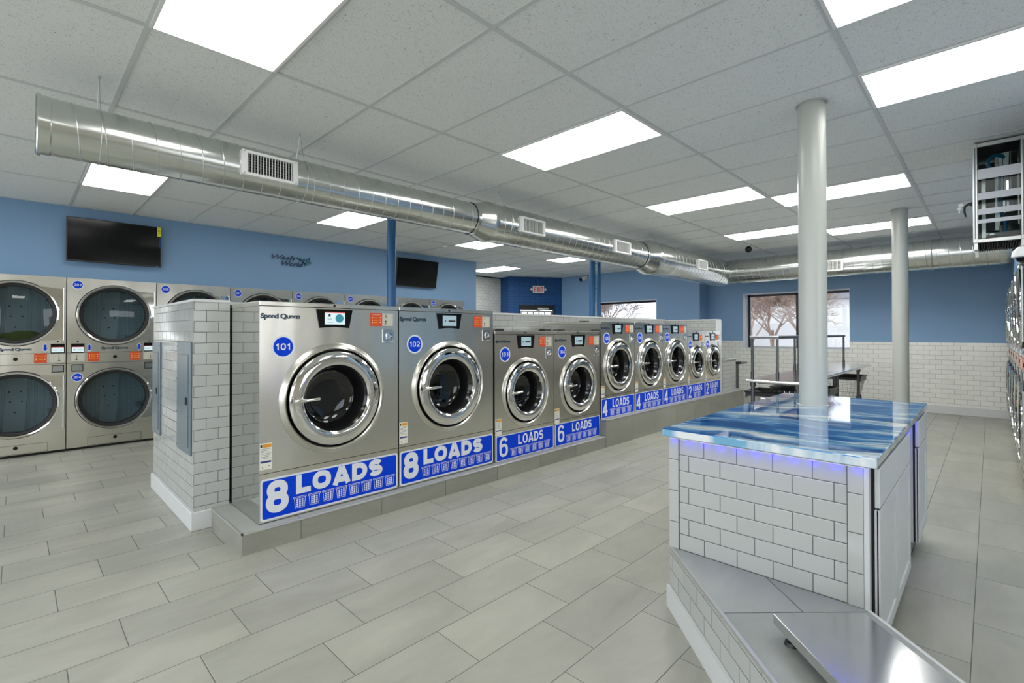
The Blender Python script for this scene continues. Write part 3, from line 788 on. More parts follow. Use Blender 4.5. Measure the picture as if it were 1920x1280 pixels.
# ================================================================ WASHERS
XF = -3.4033
LOGOTXT = 'Speed Queen'
def washer(num, loads, y0, W, zb, Ht, dep, P, bold, label, pallet=False, vent=(.70, -.78)):
    r = thing('washing_machine', (XF, y0, zb), label, 'washing machine', 'row of front loading washers')
    g = .003
    cy, cz, Ro, Rd, Rg = P['cy'], P['cz'], P['Ro'], P['Rd'], P['Rg']
    seam = P['sign'][3] + .035
    z0 = .006
    # cabinet
    b = B()
    b.box(-dep, -.001, g, W - g, z0 if not pallet else .004, Ht - .032, STEEL_SIDE, skip=('+x',))
    b.hole_panel(g, W - g, seam + .002, Ht - .034, cy, cz, Rd + .014, 0, STEEL)
    b.face([(0, g, z0), (0, W - g, z0), (0, W - g, seam - .002), (0, g, seam - .002)], STEEL)
    b.box(-.004, -.001, g, W - g, seam - .002, seam + .002, GAP)
    b.box(-.02, -.004, g + .001, W - g - .001, Ht - .036, Ht - .030, GAP)
    body = b.build('cabinet', r)
    b = B(); b.box(-dep, .002, g, W - g, Ht - .031, Ht, STEEL, .003); lid = b.build('top_panel', r)
    b = B(); b.lathe((.002, W * .49, Ht - .016), [(0, .006), (.008, .006), (.010, 0)], LOCKM, 16); b.box(.007, .009, W * .49 - .0015, W * .49 + .012, Ht - .018, Ht - .015, COIN)
    b.build('lock', lid)
    b = B(); vy, vx = W * vent[0], vent[1]
    b.prism([(vx, vy - .085, Ht), (vx, vy + .085, Ht), (vx, vy + .06, Ht + .034), (vx, vy - .06, Ht + .034)], BLACK, (-.09, 0, 0)); b.build('vent_cap', lid)
    b = B(); b.rrect(0, 0, 0, 0, 0, 0, STEEL) if False else None
    for ya, yb in ((W * .08, W * .44), (W * .54, W * .92)): b.box(-dep + .05, -.5, ya, yb, Ht + .0005, Ht + .005, STEEL_SIDE, .002)
    b.build('access_lid', lid)
    # bezel ring
    b = B(); b.lathe((0, cy, cz), [(Ro, -.001), (Ro - .002, .006), (Ro - .012, .012), (Ro - .022, .022), (Rd + .026, .026), (Rd + .016, .016), (Rd + .012, -.02)], BEZEL, 96); b.build('door_bezel', r)
    b = B(); b.lathe((0, cy, cz), [(Rd + .0125, .008), (Rd + .0125, -.03), (Rd - .02, -.03)], RUBBER, 72); b.build('gasket', r)
    # door
    b = B(); b.lathe((0, cy, cz), [(Rd - .015, -.025), (Rd, -.012), (Rd, .022), (Rd - .005, .032), (Rd - .012, .036), (Rg + .045, .047), (Rg + .022, .048), (Rg + .006, .043), (Rg - .004, .034), (Rg - .004, -.005)], CHROME, 96)
    d = b.build('door', r)
    b = B(); b.lathe((0, cy, cz), [(Rg - .003, .02), (Rg - .02, .0), (Rg * .83, -.06), (Rg * .79, -.105)], DARKWELL, 72); b.build('inner_ring', d)
    b = B(); b.lathe((0, cy, cz), [(Rg * .795, -.10), (Rg * .70, -.118), (Rg * .4, -.128), (0, -.130)], GLASS_DOOR, 64); b.build('window', d)
    b = B()
    hy0, hy1 = cy - Rd + .018, cy - Rd + .018 + .52 * Rd
    b.tube([(.044, hy0, cz + .006), (.058, hy0 + .03, cz + .006), (.066, hy0 + .06, cz + .006), (.064, hy1, cz + .010)], [.011, .013, .013, .012], CHROME, 12)
    b.box(.03, .06, hy0 - .008, hy0 + .03, cz - .012, cz + .026, CHROME, .004)
    b.cyl((.045, hy0 + .004, cz - .022), (.045, hy0 + .004, cz + .036), .006, COIN, 10)
    b.build('handle', d)
    b = B()
    for dz in (.085, .055, -.055, -.085):
        yy = cy + math.sqrt(max((Rd - .032) ** 2 - dz * dz, 0)); b.lathe((.034, yy, cz + dz), [(.010, 0), (.009, .006), (.004, .010), (0, .011)], CHROME, 14)
    b.build('hinge_bolt', d)
    # drum
    rd = Rg * 1.0
    b = B(); b.lathe((0, cy, cz), [(Rd - .01, -.031), (rd * .98, -.05), (rd * .98, -.13), (rd * 1.12, -.15), (rd * 1.12, -.50), (0, -.50)], DRUM, 48)
    for k in range(3):
        a = 2 * PI * k / 3 + .5; c, s_ = math.cos(a), math.sin(a); rr = rd * 1.1
        b.prism([(-.16, cy + rr * math.cos(a - .12), cz + rr * math.sin(a - .12)), (-.16, cy + rr * math.cos(a + .12), cz + rr * math.sin(a + .12)), (-.16, cy + rr * .78 * c, cz + rr * .78 * s_)], DRUM, (-.33, 0, 0))
    b.build('drum', r)
    # control display
    (dt0, dt1, dz1), (db0, db1, dz0) = P['disp']
    b = B()
    mid = (db0 + db1) / 2
    loop = [(.001, dt0, dz1), (.001, db0, dz0)] + [(.001, db0 + (db1 - db0) * k / 6, dz0 + .008 * math.sin(PI * k / 6)) for k in range(1, 6)] + [(.001, db1, dz0), (.001, dt1, dz1)]
    b.prism(loop, BLACKG, (.006, 0, 0))
    disp = b.build('control_panel', r)
    sw, sh = (dt1 - dt0) * .56, (dz1 - dz0) * .68; sy, sz = (dt0 + dt1) / 2 - sw / 2, (dz0 + dz1) / 2 - sh / 2 + .004
    b = B(); b.face([(.0075, sy, sz), (.0075, sy + sw, sz), (.0075, sy + sw, sz + sh), (.0075, sy, sz + sh)], SCREEN if num in (101,) else SCREEN2)
    if num == 101:
        b.disc(.0078, sy + sw * .72, sz + sh * .5, sh * .34, TEAL, 24)
        b.box(.0076, .0079, sy, sy + sw, sz + sh * .93, sz + sh, RED)
        b.box(.0076, .0079, sy + sw * .18, sy + sw * .28, sz + sh * .62, sz + sh * .82, INK)
        b.box(.0076, .0079, sy + sw * .13, sy + sw * .34, sz + sh * .42, sz + sh * .45, INK); b.box(.0076, .0079, sy + sw * .13, sy + sw * .40, sz + sh * .14, sz + sh * .17, SCREEN2)
    else:
        b.box(.0076, .0079, sy + sw * .42, sy + sw * .92, sz + sh * .38, sz + sh * .56, INK); b.box(.0076, .0079, sy + sw * .16, sy + sw * .22, sz + sh * .36, sz + sh * .58, INK)
    b.build('screen', disp)
    # stickers and coin slot
    a = P['or']  # y0,y1,z0,z1
    b = B(); b.box(.001, .0025, a[0], a[1], a[2], a[3], ORANGE)
    hw, hh = a[1] - a[0], a[3] - a[2]
    b.text('INSTRUCTIONS', (.003, a[0] + hw * .18, a[3] - hh * .17), hw * .66, hh * .07, LABELW)
    for k in range(3):
        zz = a[3] - hh * (.36 + .18 * k); b.disc(.003, a[0] + hw * .16, zz, hh * .045, LABELW, 10); b.box(.0026, .003, a[0] + hw * .28, a[0] + hw * .62, zz - hh * .03, zz + hh * .03, LABELY)
        b.disc(.003, a[0] + hw * .84, zz + .002, hh * .04, LABELW, 10)
    b.build('instruction_sticker', r)
    c0, c1, c2, c3 = P['card']
    b = B(); b.box(.0005, .004, c0, c1, c2, c3, ALU, .001); b.box(.004, .0045, c0 + .004, c1 - .012, c2 + .004, c3 - .008, KEYPAD)
    ky = c0 + (c1 - c0) * .22
    b.box(.0046, .005, ky + .006, ky + .012, c3 - .035, c3 - .012, INK); b.box(.0046, .005, ky, ky + .012, c2 + .035, c2 + .045, INK); b.box(.0046, .005, ky + .004, ky + .010, c2 + .018, c2 + .04, INK)
    b.tube([(.005, ky - .008, c2 + .008), (.005, ky + .006, c2 + .018), (.005, ky + .018, c2 + .016)], .0012, INK, 5)
    b.build('card_panel', r)
    c0, c1, c2, c3 = P['coin']; hw, hh = c1 - c0, c3 - c2
    b = B(); b.box(.0005, .006, c0, c1, c2, c3, COIN, .002)
    b.lathe((.006, (c0 + c1) / 2 + hw * .05, (c2 + c3) / 2), [(hw * .30, 0), (hw * .28, .008), (hw * .16, .010), (hw * .15, .004), (0, .004)], CHROME, 20)
    b.box(.006, .016, (c0 + c1) / 2 - hw * .2, (c0 + c1) / 2 + hw * .02, (c2 + c3) / 2 - hh * .25, (c2 + c3) / 2 + hh * .22, CHROME, .003)
    b.box(.006, .012, c0 + .006, c1 - .006, c2 + .002, c2 + .012, CHROME, .002)
    for yy in (c0 + .008, c1 - .008):
        for zz in (c2 + .018, c3 - .008): b.cyl((.006, yy, zz), (.008, yy, zz), .004, CHROME, 8)
    b.build('coin_drop', r)
    # number
    ny, nz, nr = P['num']
    b = B(); b.disc(.0012, ny, nz, nr, DECAL_WHITE, 48); b.disc(.0016, ny, nz, nr * .84, DECAL_BLUE, 48)
    b.sign(str(num), (.002, ny - nr * .64, nz - nr * .28), nr * 1.28, nr * .58, DECAL_WHITE, .185, .2)
    b.build('number_sticker', r)
    # name badge
    ly, lw, lh, lz = P['logo']
    b = B(); b.text(LOGOTXT, (.002, ly - .003, lz - .004), lw + .006, lh + .008, LOGOE, offset=.05, spacing=.92); b.text(LOGOTXT, (.0035, ly, lz), lw, lh, LOGO, offset=.012, spacing=.95)
    b.build('name_badge', r)
    # warning label
    y_0, y_1, z_0, z_1 = P['lab']; h = z_1 - z_0; wv = y_1 - y_0
    b = B(); b.box(.0005, .0015, y_0, y_1, z_0, z_1, LABELW); b.box(.0016, .0019, y_0 + wv * .25, y_1 - wv * .04, z_1 - h * .16, z_1 - h * .03, LABELY)
    b.box(.0016, .0019, y_0 + wv * .05, y_0 + wv * .2, z_1 - h * .15, z_1 - h * .04, INK)
    b.box(.0016, .0019, y_0 + wv * .06, y_1 - wv * .06, z_0 + h * .26, z_0 + h * .33, LABELB)
    for k in range(7): zz = z_1 - h * (.21 + .06 * k); b.box(.0016, .0019, y_0 + wv * .1, y_1 - wv * (.08 + .1 * (k % 3)), zz - h * .008, zz + h * .008, PANELG)
    b.box(.0016, .0019, y_0 + wv * .2, y_0 + wv * .24, z_0 + h * .05, z_0 + h * .13, INK); b.box(.0016, .0019, y_0 + wv * .2, y_0 + wv * .36, z_0 + h * .05, z_0 + h * .06, INK)
    b.box(.0016, .0019, y_0 + wv * .68, y_0 + wv * .82, z_0 + h * .12, z_0 + h * .14, INK)
    b.build('warning_label', r)
    # load sign
    s0, s1, t0, t1 = P['sign']; s1 = min(s1, W - .007); sw, sh = s1 - s0, t1 - t0
    b = B(); b.rrect(.0015, s0, s1, t0, t1, .022 if bold else .012, DECAL_WHITE); bd = .013 if bold else .008
    b.rrect(.0022, s0 + bd, s1 - bd, t0 + bd, t1 - bd, .016 if bold else .008, DECAL_BLUE)
    L = P['letters']; of = .045 if bold else .02
    b.sign(str(loads), (.0028, s0 + sw * L[0], t0 + sh * L[2]), sw * (L[1] - L[0]), sh * (L[3] - L[2]), DECAL_WHITE, .225 if bold else .15)
    b.sign('LOADS', (.0028, s0 + sw * L[4], t0 + sh * L[6]), sw * (L[5] - L[4]), sh * (L[7] - L[6]), DECAL_WHITE, .30 if bold else .19, .10 if bold else .16)
    Kb = P['baskets']; n = loads; span = sw * (Kb[1] - Kb[0]) / n; bw = span * .88; bh = sh * (Kb[3] - Kb[2])
    for k in range(n):
        yy = s0 + sw * Kb[0] + span * k; zz = t0 + sh * Kb[2]; x = .0028; e = max(bw * .035, .0018)
        def q(u0, v0, u1, v1, th):
            p0 = Vector((x, yy + u0 * bw, zz + v0 * bh)); p1 = Vector((x, yy + u1 * bw, zz + v1 * bh)); d = (p1 - p0).normalized(); nn = Vector((0, -d.z, d.y)) * th / 2
            b.face([p0 - nn, p1 - nn, p1 + nn, p0 + nn], DECAL_WHITE)
        q(0, .95, 1, .95, e); q(.02, .84, .98, .84, e); q(0, .95, .02, .84, e); q(1, .95, .98, .84, e)
        q(.07, .84, .16, .02, e); q(.93, .84, .84, .02, e); q(.15, .03, .85, .03, e)
        for c_ in range(3):
            for r_ in range(4):
                u = .24 + .20 * c_; v = .12 + .165 * r_; p = [(x, yy + (u + du) * bw, zz + (v + dv) * bh) for du, dv in ((0, 0), (.13, 0), (.13, .125), (0, .125))]
                b.face(p, DECAL_WHITE)
    b.build('load_sign', r)
    return r

P8 = dict(cy=.520, cz=.781, Ro=.397, Rd=.338, Rg=.243, disp=((.377, .650, 1.418), (.401, .623, 1.284)),
          num=(.153, 1.156, .077), coin=(.902, 1.003, 1.172, 1.277), card=(.902, 1.003, 1.301, 1.403), logo=(.012, .250, .036, 1.340), lab=(.006, .082, .353, .525),
          sign=(.010, 1.040, .014, .290), letters=(.033, .175, .15, .93, .222, .868, .475, .94), baskets=(.205, .985, .12, .42))
P8['or'] = (.799, .900, 1.301, 1.403)
P6 = dict(cy=.448, cz=.650, Ro=.350, Rd=.298, Rg=.214, disp=((.312, .572, 1.223), (.335, .550, 1.090)),
          num=(.142, 1.037, .073), coin=(.752, .852, .974, 1.088), card=(.756, .856, 1.105, 1.209), logo=(.022, .190, .026, 1.150), lab=(.012, .092, .254, .416),
          sign=(.020, .882, .004, .249), letters=(.05, .185, .15, .93, .355, .80, .50, .90), baskets=(.225, .94, .10, .42))
P6['or'] = (.650, .753, 1.105, 1.209)
P4 = dict(cy=.410, cz=.635, Ro=.350, Rd=.298, Rg=.214, disp=((.262, .509, 1.170), (.285, .488, 1.042)),
          num=(.135, .988, .072), coin=(.672, .770, .925, 1.035), card=(.676, .770, 1.060, 1.160), logo=(.018, .180, .026, 1.100), lab=(.012, .085, .262, .40),
          sign=(.020, .785, .004, .245), letters=(.03, .17, .10, .90, .32, .83, .48, .90), baskets=(.235, .93, .08, .42))
P4['or'] = (.570, .672, 1.060, 1.160)
P2 = dict(cy=.340, cz=.581, Ro=.282, Rd=.238, Rg=.160, disp=((.205, .43, 1.048), (.225, .41, .925)),
          num=(.108, .865, .070), coin=(.545, .635, .80, .905), card=(.548, .640, .935, 1.030), logo=(.02, .15, .022, .985), lab=(.01, .075, .262, .37),
          sign=(.015, .645, .004, .238), letters=(.05, .21, .10, .90, .30, .84, .48, .88), baskets=(.32, .78, .08, .42))
P2['or'] = (.446, .546, .935, 1.030)
YS = [1.1179, 2.1653, 3.2312, 4.1243, 5.013, 5.8154, 6.6029, 7.4004, 8.0642, 8.7261]
washer(101, 8, YS[0], YS[1] - YS[0], .135, 1.4600, .97, P8, True, 'large stainless washer numbered 101 with an 8 LOADS sign, beside the tiled end wall', pallet=True, vent=(.60, -.70))
washer(102, 8, YS[1] + .004, YS[2] - YS[1] - .02, .135, 1.4600, .97, P8, True, 'large stainless front loading washer numbered 102 with an 8 LOADS sign', vent=(.60, -.70))
washer(103, 6, YS[2], YS[3] - YS[2], .135, 1.2660, .93, P6, False, 'stainless front loading washer numbered 103 with a 6 LOADS sign', vent=(.86, -.72))
washer(104, 6, YS[3], YS[4] - YS[3] - .016, .135, 1.2660, .93, P6, False, 'stainless front loading washer numbered 104 with a 6 LOADS sign', vent=(.86, -.72))
for k, n in enumerate((105, 106, 107)):
    washer(n, 4, YS[4 + k], YS[5 + k] - YS[4 + k], .327, 1.1945, .92, P4, False, 'stainless front loading washer numbered %d with a 4 LOADS sign' % n, vent=(.86, -.70))
for k, n in enumerate((108, 109)):
    washer(n, 2, YS[7 + k], YS[8 + k] - YS[7 + k], .327, 1.085, .88, P2, False, 'small stainless front loading washer numbered %d with a 2 LOADS sign' % n, vent=(.84, -.6))

# ================================================================ DRYERS
DW, DH = .868, 2.045
def dryer_door(r, cy, cz, R, i):
    b = B()
    b.lathe((0, cy, cz), [(R + .004, -.001), (R + .004, .012), (R - .002, .014)], RUBBER, 80)
    b.lathe((0, cy, cz), [(R - .002, .010), (R - .004, .030), (R - .012, .036), (R - .026, .034), (R - .032, .024), (R - .034, .012)], CHROME, 80)
    # flat flare that ties the round door to its hinge
    a = math.radians(58); hy = DW - .028; x = .016
    loop = [(x, cy + (R - .02) * math.cos(t), cz + (R - .02) * math.sin(t)) for t in [a - 2 * a * k / 16 for k in range(17)]]
    out = [(x, hy, cz - R * .80), (x, hy, cz + R * .80)]
    tp = (x, cy + (R + .003) * math.cos(a), cz + (R + .003) * math.sin(a)); bt = (x, cy + (R + .003) * math.cos(a), cz - (R + .003) * math.sin(a))
    b.prism([tp] + loop[::1] + [bt] + out, CHROME, (.004, 0, 0))
    d = b.build('door', r)
    b = B(); b.cyl((.018, DW - .022, cz - R * .84), (.018, DW - .022, cz + R * .84), .009, ALU, 12)
    b.build('hinge', d)
    b = B(); b.lathe((0, cy, cz), [(R - .032, .022), (R - .036, .026), (R - .062, .020), (R - .066, .010), (R - .066, -.03)], RUBBER, 72); b.build('door_seal', d)
    b = B(); b.lathe((0, cy, cz), [(R - .064, .014), (R * .5, .022), (0, .026)], GLASS_DRY, 64); b.build('window', d)
    b = B(); b.lathe((0, cy, cz), [(R - .02, -.031), (R - .03, -.06), (R + .02, -.08), (R + .02, -.60), (0, -.60)], DRYDRUM, 48)
    for k in range(4):
        t = 2 * PI * k / 4 + .6 + i * .5; c, s_ = math.cos(t), math.sin(t); rr = R + .018
        b.prism([(-.09, cy + rr * math.cos(t - .16), cz + rr * math.sin(t - .16)), (-.09, cy + rr * math.cos(t + .16), cz + rr * math.sin(t + .16)), (-.09, cy + rr * .80 * c, cz + rr * .80 * s_)], DRYDRUM, (-.5, 0, 0))
    b.build('drum', r)
    t = B(); t.prism([(-.592, cy - .10, cz - R), (-.592, cy + .08, cz - R), (-.592, cy + .12, cz + R), (-.592, cy - .06, cz + R)], WHITE, (.006, 0, 0))
    for u, v in ((-.05, .1), (.05, .1), (-.04, -.02), (.06, -.02), (0, -.15)): t.cyl((-.585, cy + u, cz + v), (-.583, cy + u, cz + v), .010, BLACK, 10)
    t.build('drum_back_plate', r)

def dryer(y0, left, right, num, label, mesh_only=False):
    r = thing('stacked_dryer', (-7.77, y0, 0), label, 'dryer', 'stacked dryers along the left wall')
    g = .004; cy = .447; cz1, R1_, cz2, R2_ = 1.612, .366, .588, .372
    b = B()
    b.box(-.95, -.001, g, DW - g, .028, DH, STEEL_SIDE, skip=('+x',))
    b.hole_panel(g, DW - g, 1.158, DH, cy, cz1, R1_ - .02, 0, STEEL)
    b.hole_panel(g, DW - g, .03, 1.030, cy, cz2, R2_ - .02, 0, STEEL)
    b.box(-.01, -.0035, g, DW - g, 1.02, 1.17, GAP); b.box(-.8, -.02, g, DW - g, 0, .03, GAP)
    b.build('cabinet', r)
    b = B(); b.box(-.003, .0, g, DW - g, 1.034, 1.154, STEEL); ctl = b.build('control_band', r)
    b = B(); b.lathe((0, .448, 1.098), [(.020, -.001), (.018, .006), (0, .006)], LOCKM, 20); b.build('lock', ctl)
    dryer_door(r, cy, cz1, R1_, 0); dryer_door(r, cy, cz2, R2_, 1)
    # lint drawer
    b = B(); y_0, y_1, z_0, z_1 = .192, .713, .035, .137
    for q in ((y_0, y_1, z_0, z_0 + .003), (y_0, y_1, z_1 - .003, z_1), (y_0, y_0 + .003, z_0, z_1), (y_1 - .003, y_1, z_0, z_1)): b.box(.0003, .0012, *q, GAP)
    b.box(.0003, .002, y_0 + .004, y_1 - .004, z_0 + .004, z_1 - .004, STEEL); dr = b.build('lint_drawer', r)
    b = B(); b.lathe((.002, .452, .105), [(.020, 0), (.018, .006), (0, .006)], LOCKM, 20); b.build('lock', dr)
    for side in ('l', 'r'):
        if side == 'l' and not left: continue
        if side == 'r' and not right: continue
        arrow = left if side == 'l' else right
        M = (lambda y: y) if side == 'l' else (lambda y: .894 - y)
        def bx(b, x0, x1, ya, yb, za, zb_, m, bev=0): 
            a_, c_ = sorted((M(ya), M(yb))); b.box(x0, x1, a_, c_, za, zb_, m, bev)
        b = B(); bx(b, .0005, .003, .037, .165, 1.052, 1.268, ALU); bx(b, .003, .005, .040, .161, 1.153, 1.266, BLACKG); bx(b, .0035, .0045, .042, .159, 1.056, 1.148, KEYPAD)
        cp = b.build('control_panel', r)
        b = B(); bx(b, .0051, .0056, .048, .154, 1.166, 1.222, SCREEN); bx(b, .0051, .0056, .048, .154, 1.222, 1.227, RED); bx(b, .0057, .0060, .066, .076, 1.186, 1.198, INK); bx(b, .0057, .0060, .100, .145, 1.188, 1.196, SCREEN2)
        b.build('screen', cp)
        b = B(); bx(b, .0046, .005, .088, .094, 1.112, 1.130, INK); bx(b, .0046, .005, .082, .094, 1.098, 1.104, INK); bx(b, .0046, .005, .086, .092, 1.075, 1.10, INK); bx(b, .0046, .005, .076, .100, 1.068, 1.074, INK)
        b.build('keypad_marks', cp)
        b = B(); bx(b, .0005, .0022, .192, .297, 1.048, 1.156, ORANGE)
        for k in range(3):
            zz = 1.128 - .022 * k; bx(b, .0023, .0027, .204, .212, zz - .004, zz + .004, LABELW); bx(b, .0023, .0027, .222, .262, zz - .004, zz + .004, LABELY); bx(b, .0023, .0027, .276, .285, zz - .004, zz + .004, LABELW)
        b.build('instruction_sticker', r)
        b = B(); bx(b, .0005, .004, .045, .152, .932, 1.018, BLACK, .001); bx(b, .004, .0055, .053, .144, .942, 1.008, COIN); b.build('coin_slot', r)
        b = B(); yc = M(.206); s = 1 if arrow == 'up' else -1; zc = 1.219
        for sc, m, xx in ((1.0, DECAL_WHITE, .0012), (.78, DECAL_BLUE, .0018)):
            hw, ht, sw_ = .026 * sc, .048 * sc, .012 * sc + (.001 if sc < 1 else 0)
            pts = [(-sw_, -ht), (sw_, -ht), (sw_, ht * .25), (hw, ht * .25), (0, ht), (-hw, ht * .25), (-sw_, ht * .25)]
            pts = [(xx, yc + a_, zc + s * c_) for a_, c_ in pts]
            b.face(pts if s > 0 else pts[::-1], m)
        b.build('arrow_sticker', r)
        b = B(); b.lathe((0, M(.10), 1.290), [(.009, -.001), (.008, .005), (0, .005)], LOCKM, 12); b.build('service_lock', r)
    b = B(); b.text(LOGOTXT, (.002, .318, 1.183), .258, .040, LOGOE, offset=.05, spacing=.92); b.text(LOGOTXT, (.0035, .322, 1.187), .250, .032, LOGO, offset=.012, spacing=.95); b.build('name_badge', r)
    if num:
        for n_, zz in ((num, 1.965), (num + 1, .864)):
            b = B(); b.disc(.0012, .098, zz, .052, DECAL_WHITE, 40); b.disc(.0016, .098, zz, .045, DECAL_BLUE, 40); b.sign(str(n_), (.002, .065, zz - .015), .066, .030, DECAL_WHITE, .18, .22)
            b.build('number_sticker', r)
    return r
dl = [(-.434, None, 'down', 0, 'stacked stainless dryer pair cut off by the left edge of the photo')]
dr0 = dryer(-.434, None, 'down', 0, 'stacked stainless dryers at the left photo edge, lime cloth in the upper drum')
for k in range(1, 8):
    n = 201 + 2 * k
    lb = 'stacked stainless dryer pair numbered 203 and 204, fully visible beside the tiled end wall' if n == 203 else \
         'stacked stainless dryer showing number %d above the partition' % n if n < 213 else \
         ('stacked dryer mostly hidden behind the first blue column' if n == 213 else 'last stacked dryer of the left wall, a strip showing above washer 102')
    dryer(.434 + .868 * (k - 1), 'up', 'up', n, lb)
b = B(); b.sphere((0, 0, 0), .2, TOWEL, 12, (.9, 1.1, .45))
for v in b.bm.verts: v.co += Vector((math.sin(v.co.y * 30) * .01, 0, math.sin(v.co.x * 37 + v.co.y * 21) * .02))
o = b.build('laundry_cloth', None, (-7.77 - .34, -.434 + .50, 1.612 - .30)); tag(o, 'yellow-green cloth lying in the upper drum of the leftmost dryer', 'cloth')

b = B(); b.box(-7.80, -7.772, -.80, -.438, 0, 2.045, STEEL); struct(b, 'trim_2', 'steel filler panel left of the first dryer')
# right-hand dryers, seen edge-on
rd0 = dryer(0, 'up', 'up', 0, 'x')
rd0.location = (.205, 10.93, 0); rd0.rotation_euler = (0, 0, PI); rd0['group'] = 'stacked dryers along the right wall'
rl = ['farthest edge-on stacked dryer of the right-hand row, against the far wall', 'second farthest edge-on stacked dryer of the right-hand row', 'third farthest edge-on stacked dryer of the right-hand row',
      'third nearest edge-on stacked dryer of the right-hand row', 'second nearest edge-on stacked dryer of the right-hand row', 'nearest edge-on stacked dryer at the right edge of the photo']
rd0['label'] = rl[0]
for k in range(1, 6):
    c = copy_tree(rd0); c.location = (.205, 10.93 - .872 * k, 0); c['label'] = rl[k]

# ================================================================ TELEVISIONS AND WALL SIGN
def tv(y, z, tilt, label, sticker):
    t = thing('television', (-7.80, y, z), label, 'television', 'flat black televisions on the left wall')
    t.rotation_euler = (0, tilt, 0)
    W, Hh = .925, .525
    b = B(); b.box(-.045, 0, -W / 2, W / 2, -Hh / 2, Hh / 2, BLACK, .004); b.box(-.075, -.045, -.25, .25, -.18, .15, BLACK, .006); b.build('casing', t)
    b = B(); b.box(.0002, .002, -W / 2 + .010, W / 2 - .010, -Hh / 2 + .018, Hh / 2 - .010, BLACKG); b.build('screen', t)
    b = B(); b.box(-.128, -.076, -.06, .06, -.08, .06, BLACK) ; b.build('wall_bracket', t)
    b = B(); b.text('V', (.0025, W / 2 - .05, -Hh / 2 + .004), .02, .010, ALU); b.build('maker_mark', t)
    if sticker:
        b = B(); b.box(.0022, .003, W / 2 - .045, W / 2 - .004, Hh / 2 - .125, Hh / 2 - .004, TVYELLOW)
        for k in range(5): zz = Hh / 2 - .02 - .02 * k; b.box(.003, .0033, W / 2 - .040, W / 2 - .010, zz - .002, zz + .002, INK)
        b.box(.0022, .003, W / 2 - .022, W / 2 - .004, Hh / 2 - .26, Hh / 2 - .14, LABELB); b.build('energy_label', t)
tv(.892, 2.515, math.radians(3), 'black wall television with a yellow label at its upper right corner', True)
tv(5.392, 2.525, math.radians(10), 'black wall television tilted down, right of the first blue column', False)

t = thing('wall_sign', (LW + .001, 2.776, 2.45), 'small cut-out script sign reading Wash World with a bubble swirl on the blue wall', 'sign')
t.rotation_euler = (math.radians(0), 0, 0)
b = B()
b.text('Wash', (.010, .0, .085), .37, .085, SIGNL, offset=.07, shear=.35); b.text('World', (.010, .15, -.005), .36, .085, SIGNL, offset=.07, shear=.35)
b.text('Wash', (.014, .006, .090), .355, .074, SIGNB, offset=.03, shear=.35); b.text('World', (.014, .156, .0), .345, .074, SIGNB, offset=.03, shear=.35)
b.build('lettering', t)
b = B()
for k, (yy, zz, rr) in enumerate(((.52, .10, .035), (.57, .12, .028), (.60, .08, .022), (.545, .055, .024), (.585, .145, .016))):
    b.lathe((.008, yy, zz), [(rr, 0), (rr, .010), (rr * .72, .010), (rr * .72, 0)], SIGNG, 20)
b.tube([(.012, .37, .15), (.014, .42, .12), (.014, .48, .095), (.014, .53, .05), (.014, .51, .02)], [.003, .008, .010, .010, .004], SIGNB, 8)
b.tube([(.012, .40, .16), (.014, .46, .13), (.014, .53, .115), (.014, .60, .17)], [.003, .007, .008, .004], SIGNG, 8)
b.build('swirl', t)

# exit sign
ep = DA + DU * .775 + DN * .12
t = thing('exit_sign', (ep.x, ep.y, 2.47), 'white exit sign with red letters hanging before the blue brick corner', 'sign')
t.rotation_euler = (0, 0, math.atan2(DU.y, DU.x))
b = B(); b.box(-.155, .155, -.03, .03, 0, .20, WHITE, .004); b.build('housing', t)
b = B(); b.sign('EXIT', (-.125, -.0315, .03), .25, .14, REDT, .13, .2, right=(1, 0, 0), up=(0, 0, 1)); b.build('lettering', t)
b = B(); b.cyl((0, 0, .2), (0, 0, CEIL - 2.47), .008, BLUECOL, 10); b.build('stem', t)
for s in (-1, 1):
    b = B(); b.cyl((s * .155, 0, .10), (s * .18, 0, .10), .012, WHITE, 10); b.lathe((s * .195, -.005, .10), [(0, .04), (.026, .04), (.032, 0), (.028, -.012), (0, -.016)], WHITE, 20, 'y'); b.build('emergency_lamp', t)

# cameras and detector
t = thing('bullet_camera', (-7.70, 10.60, 2.80), 'small white bullet camera with black face on the far left wall', 'security camera')
b = B(); b.cyl((.05, .03, .06), (-.02, -.10, .0), .05, WHITE, 20); b.build('body', t)
b = B(); b.cyl((-.02, -.10, .0), (-.035, -.128, -.013), .052, BLACK, 20); b.build('lens', t)
b = B(); b.cyl((.03, .0, .05), (.06, .04, .10), .02, WHITE, 12); b.build('bracket', t)
t = thing('ball_camera', (-3.0, 8.95, CEIL), 'small round black camera hanging under the ceiling near the duct corner', 'security camera')
b = B(); b.cyl((0, 0, -.03), (0, 0, -.007), .05, WHITE, 24); b.build('base', t)
b = B(); b.sphere((0, 0, -.085), .055, BLACKG, 14); b.build('ball', t)
t = thing('dome_camera', (.205, 4.86, 1.90), 'white dome security camera with dark lens at the right edge', 'security camera')
b = B(); b.box(-.02, .034, -.05, .05, .0, .09, WHITE, .01); b.build('mount', t)
b = B(); b.lathe((-.02, 0, .0), [(0, .07), (.05, .068), (.075, .04), (.08, .0), (.06, -.005)], WHITE, 32, 'z'); b.build('shell', t)
b = B(); b.lathe((-.02, 0, .0), [(.06, -.004), (.05, -.03), (.025, -.045), (0, -.048)], BLACKG, 28, 'z'); b.build('lens_dome', t)
t = thing('smoke_detector', (-6.80, 5.25, CEIL - .007), 'small white detector on the ceiling between the blue columns', 'smoke detector')
b = B(); b.lathe((0, 0, 0), [(.05, 0), (.05, -.02), (.035, -.035), (0, -.037)], WHITE, 24, 'z'); b.build('housing', t)

